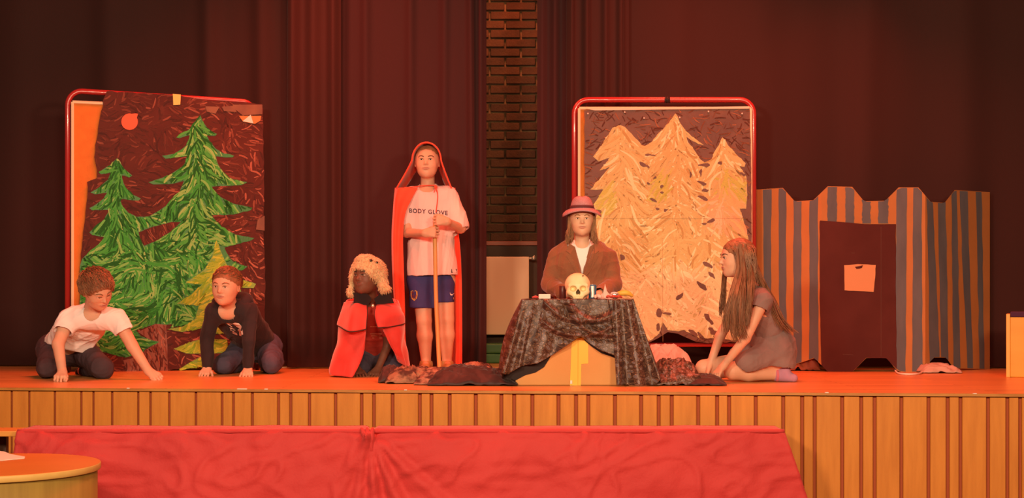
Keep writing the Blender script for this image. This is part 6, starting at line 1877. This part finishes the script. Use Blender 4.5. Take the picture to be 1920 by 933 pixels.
mb.tube(bp_, [.004 + .013 * math.sin(PI * min(1, (k + 1.5) / (len(bp_) + 2))) for k in range(len(bp_))], 10); mb.build('banana', mat('banana_skin', (0.78, 0.45, 0.07), .5, (0.70, .36, .05), 10), None, label='yellow banana lying at the right end of the table', cat='fruit')
p = at(1152, 8.35)
for k, (dx, dy, lab) in enumerate(((-.03, 0, 'leftmost'), (.0, -.01, 'middle'), (.03, .0, 'rightmost'))):
    mb = MB(); c_ = p + Vector((dx, dy, .009)); mb.tube(catmull([c_ + Vector((-.018, .004, -.001)), c_ + Vector((-.004, -.006, .006)), c_ + Vector((.016, .006, -.002))], 4), [.003, .006, .008, .009, .008, .007, .006, .005, .003], 8)
    mb.build('red_ribbon_curl', mat('red_ribbon', (0.50, .05, .03), .5), None, label='%s of three dark red ribbon curls in front of the silver bowl' % lab, cat='ribbon', group='red ribbon curls on the table')

# ================================================================ heaps of cloth on the stage
def heap(name, label, x0, x1, Zf, Zb, h, m, seed, cat='cloth', uv=False, ridge=1.0, freq=1.0, env=None):
    a = P(x0, 0, Zf).x; b = P(x1, 0, Zf).x
    nu, nv = int(max(50, (b - a) / .007)), 50
    A = []
    for i in range(nv):
        v = i / (nv - 1); row = []
        for j in range(nu):
            u = j / (nu - 1)
            X_ = a + (b - a) * u; Y_ = Zf + (Zb - Zf) * v
            wob = .04 * noise.noise(Vector((u * 5, v * 3, seed)))
            e_ = (1 - abs(2 * (u + wob) - 1) ** 4) * (1 - abs(2 * (v + wob) - 1) ** 3)
            e_ = max(0, e_) ** .7
            w_ = Vector((X_ * 7 * freq + seed, Y_ * 9 * freq, seed)); q_ = noise.noise(w_) * .8
            n1 = 1 - abs(noise.noise(w_ + Vector((q_, q_, 0)))) * 2.2
            n2 = 1 - abs(noise.noise(w_ * 2.3 + Vector((q_ * 2, 0, 3)))) * 2.2
            hh = h * e_ * ((env(u) if env else 1) * (.45 + .38 * n1 * ridge + .17 * n2 * ridge))
            row.append((X_ + .012 * noise.noise(w_ * 2), Y_ + .02 * noise.noise(w_ * 1.5 + Vector((5, 5, 5))), STAGE + .006 + max(0, hh)))
        A.append(row)
    me = sheet(A, .004)
    if uv: uv_from(me, lambda c: (c.x * 1.2, c.y + c.z))
    return link(name, me, m, None, label=label, cat=cat)
M_shawl = mat('brown_patterned_shawl', (0.06, 0.026, 0.022), .75, (0.36, 0.21, 0.14), 18, bump=.3, bscale=120, contrast=.18)
M_shawl2 = mat('tan_lace_shawl', (0.30, 0.18, 0.11), .8, (0.06, 0.028, 0.022), 16, bump=.4, bscale=120, contrast=.14)
M_dkc = mat('black_velvet_cloth', (0.018, 0.008, 0.009), .6, (0.045, 0.022, 0.022), 9, sheen=.08)
heap('shawl', 'tan lace shawl crumpled beside the kneeling child, left part of the heap', 722, 810, 8.42, 8.95, .098, M_shawl2, 3, freq=1.1)
heap('shawl', 'brown patterned shawl lying before the feet of the standing boy', 775, 880, 8.30, 8.95, .085, M_shawl, 8, freq=1.3)
heap('shawl', 'black velvet cloth crumpled at the stage edge left of the cardboard box', 800, 972, 8.22, 8.75, .105, M_dkc, 14, freq=1.25, env=lambda u: 1.1 - .5 * abs(u - .3))
heap('shawl', 'brown shawl with pink flecks behind the black velvet cloth', 855, 925, 8.8, 9.3, .10, M_shawl, 25, freq=1.2)
heap('shawl', 'small black cloth at the left end of the shawl heap', 708, 745, 8.5, 8.9, .10, M_dkc, 18)
heap('shawl', 'shiny patterned shawl crumpled to the right of the paisley cloth', 1228, 1322, 8.24, 8.85, .15, M_pais, 31, uv=True, freq=1.1)
heap('shawl', 'flat black cloth under the hands of the girl in the grey dress', 1290, 1362, 8.22, 8.72, .055, M_dkc, 37)
heap('pink_blanket', 'pale pink blanket heaped under the pale fir painting', 1205, 1308, 8.98, 9.5, .21, mat('pale_pink_blanket', (0.62, 0.34, 0.30), .85, (0.70, 0.42, 0.36), 6, sheen=.3), 41, cat='blanket', freq=.8)
heap('orange_cloth', 'orange-brown cloth on the floor behind the girl, at the foot of the castle', 1478, 1540, 9.95, 10.2, .14, mat('rust_cloth', (0.45, 0.10, 0.04), .7, (0.30, 0.06, 0.03), 9), 47, freq=1.3)
heap('white_cloth', 'off-white cloth bundle poking out under the right part of the castle', 1733, 1806, 9.62, 9.92, .060, mat('off_white_cloth', (0.52, 0.40, 0.33), .8, (0.50, 0.34, 0.27), 9), 53, freq=1.1)
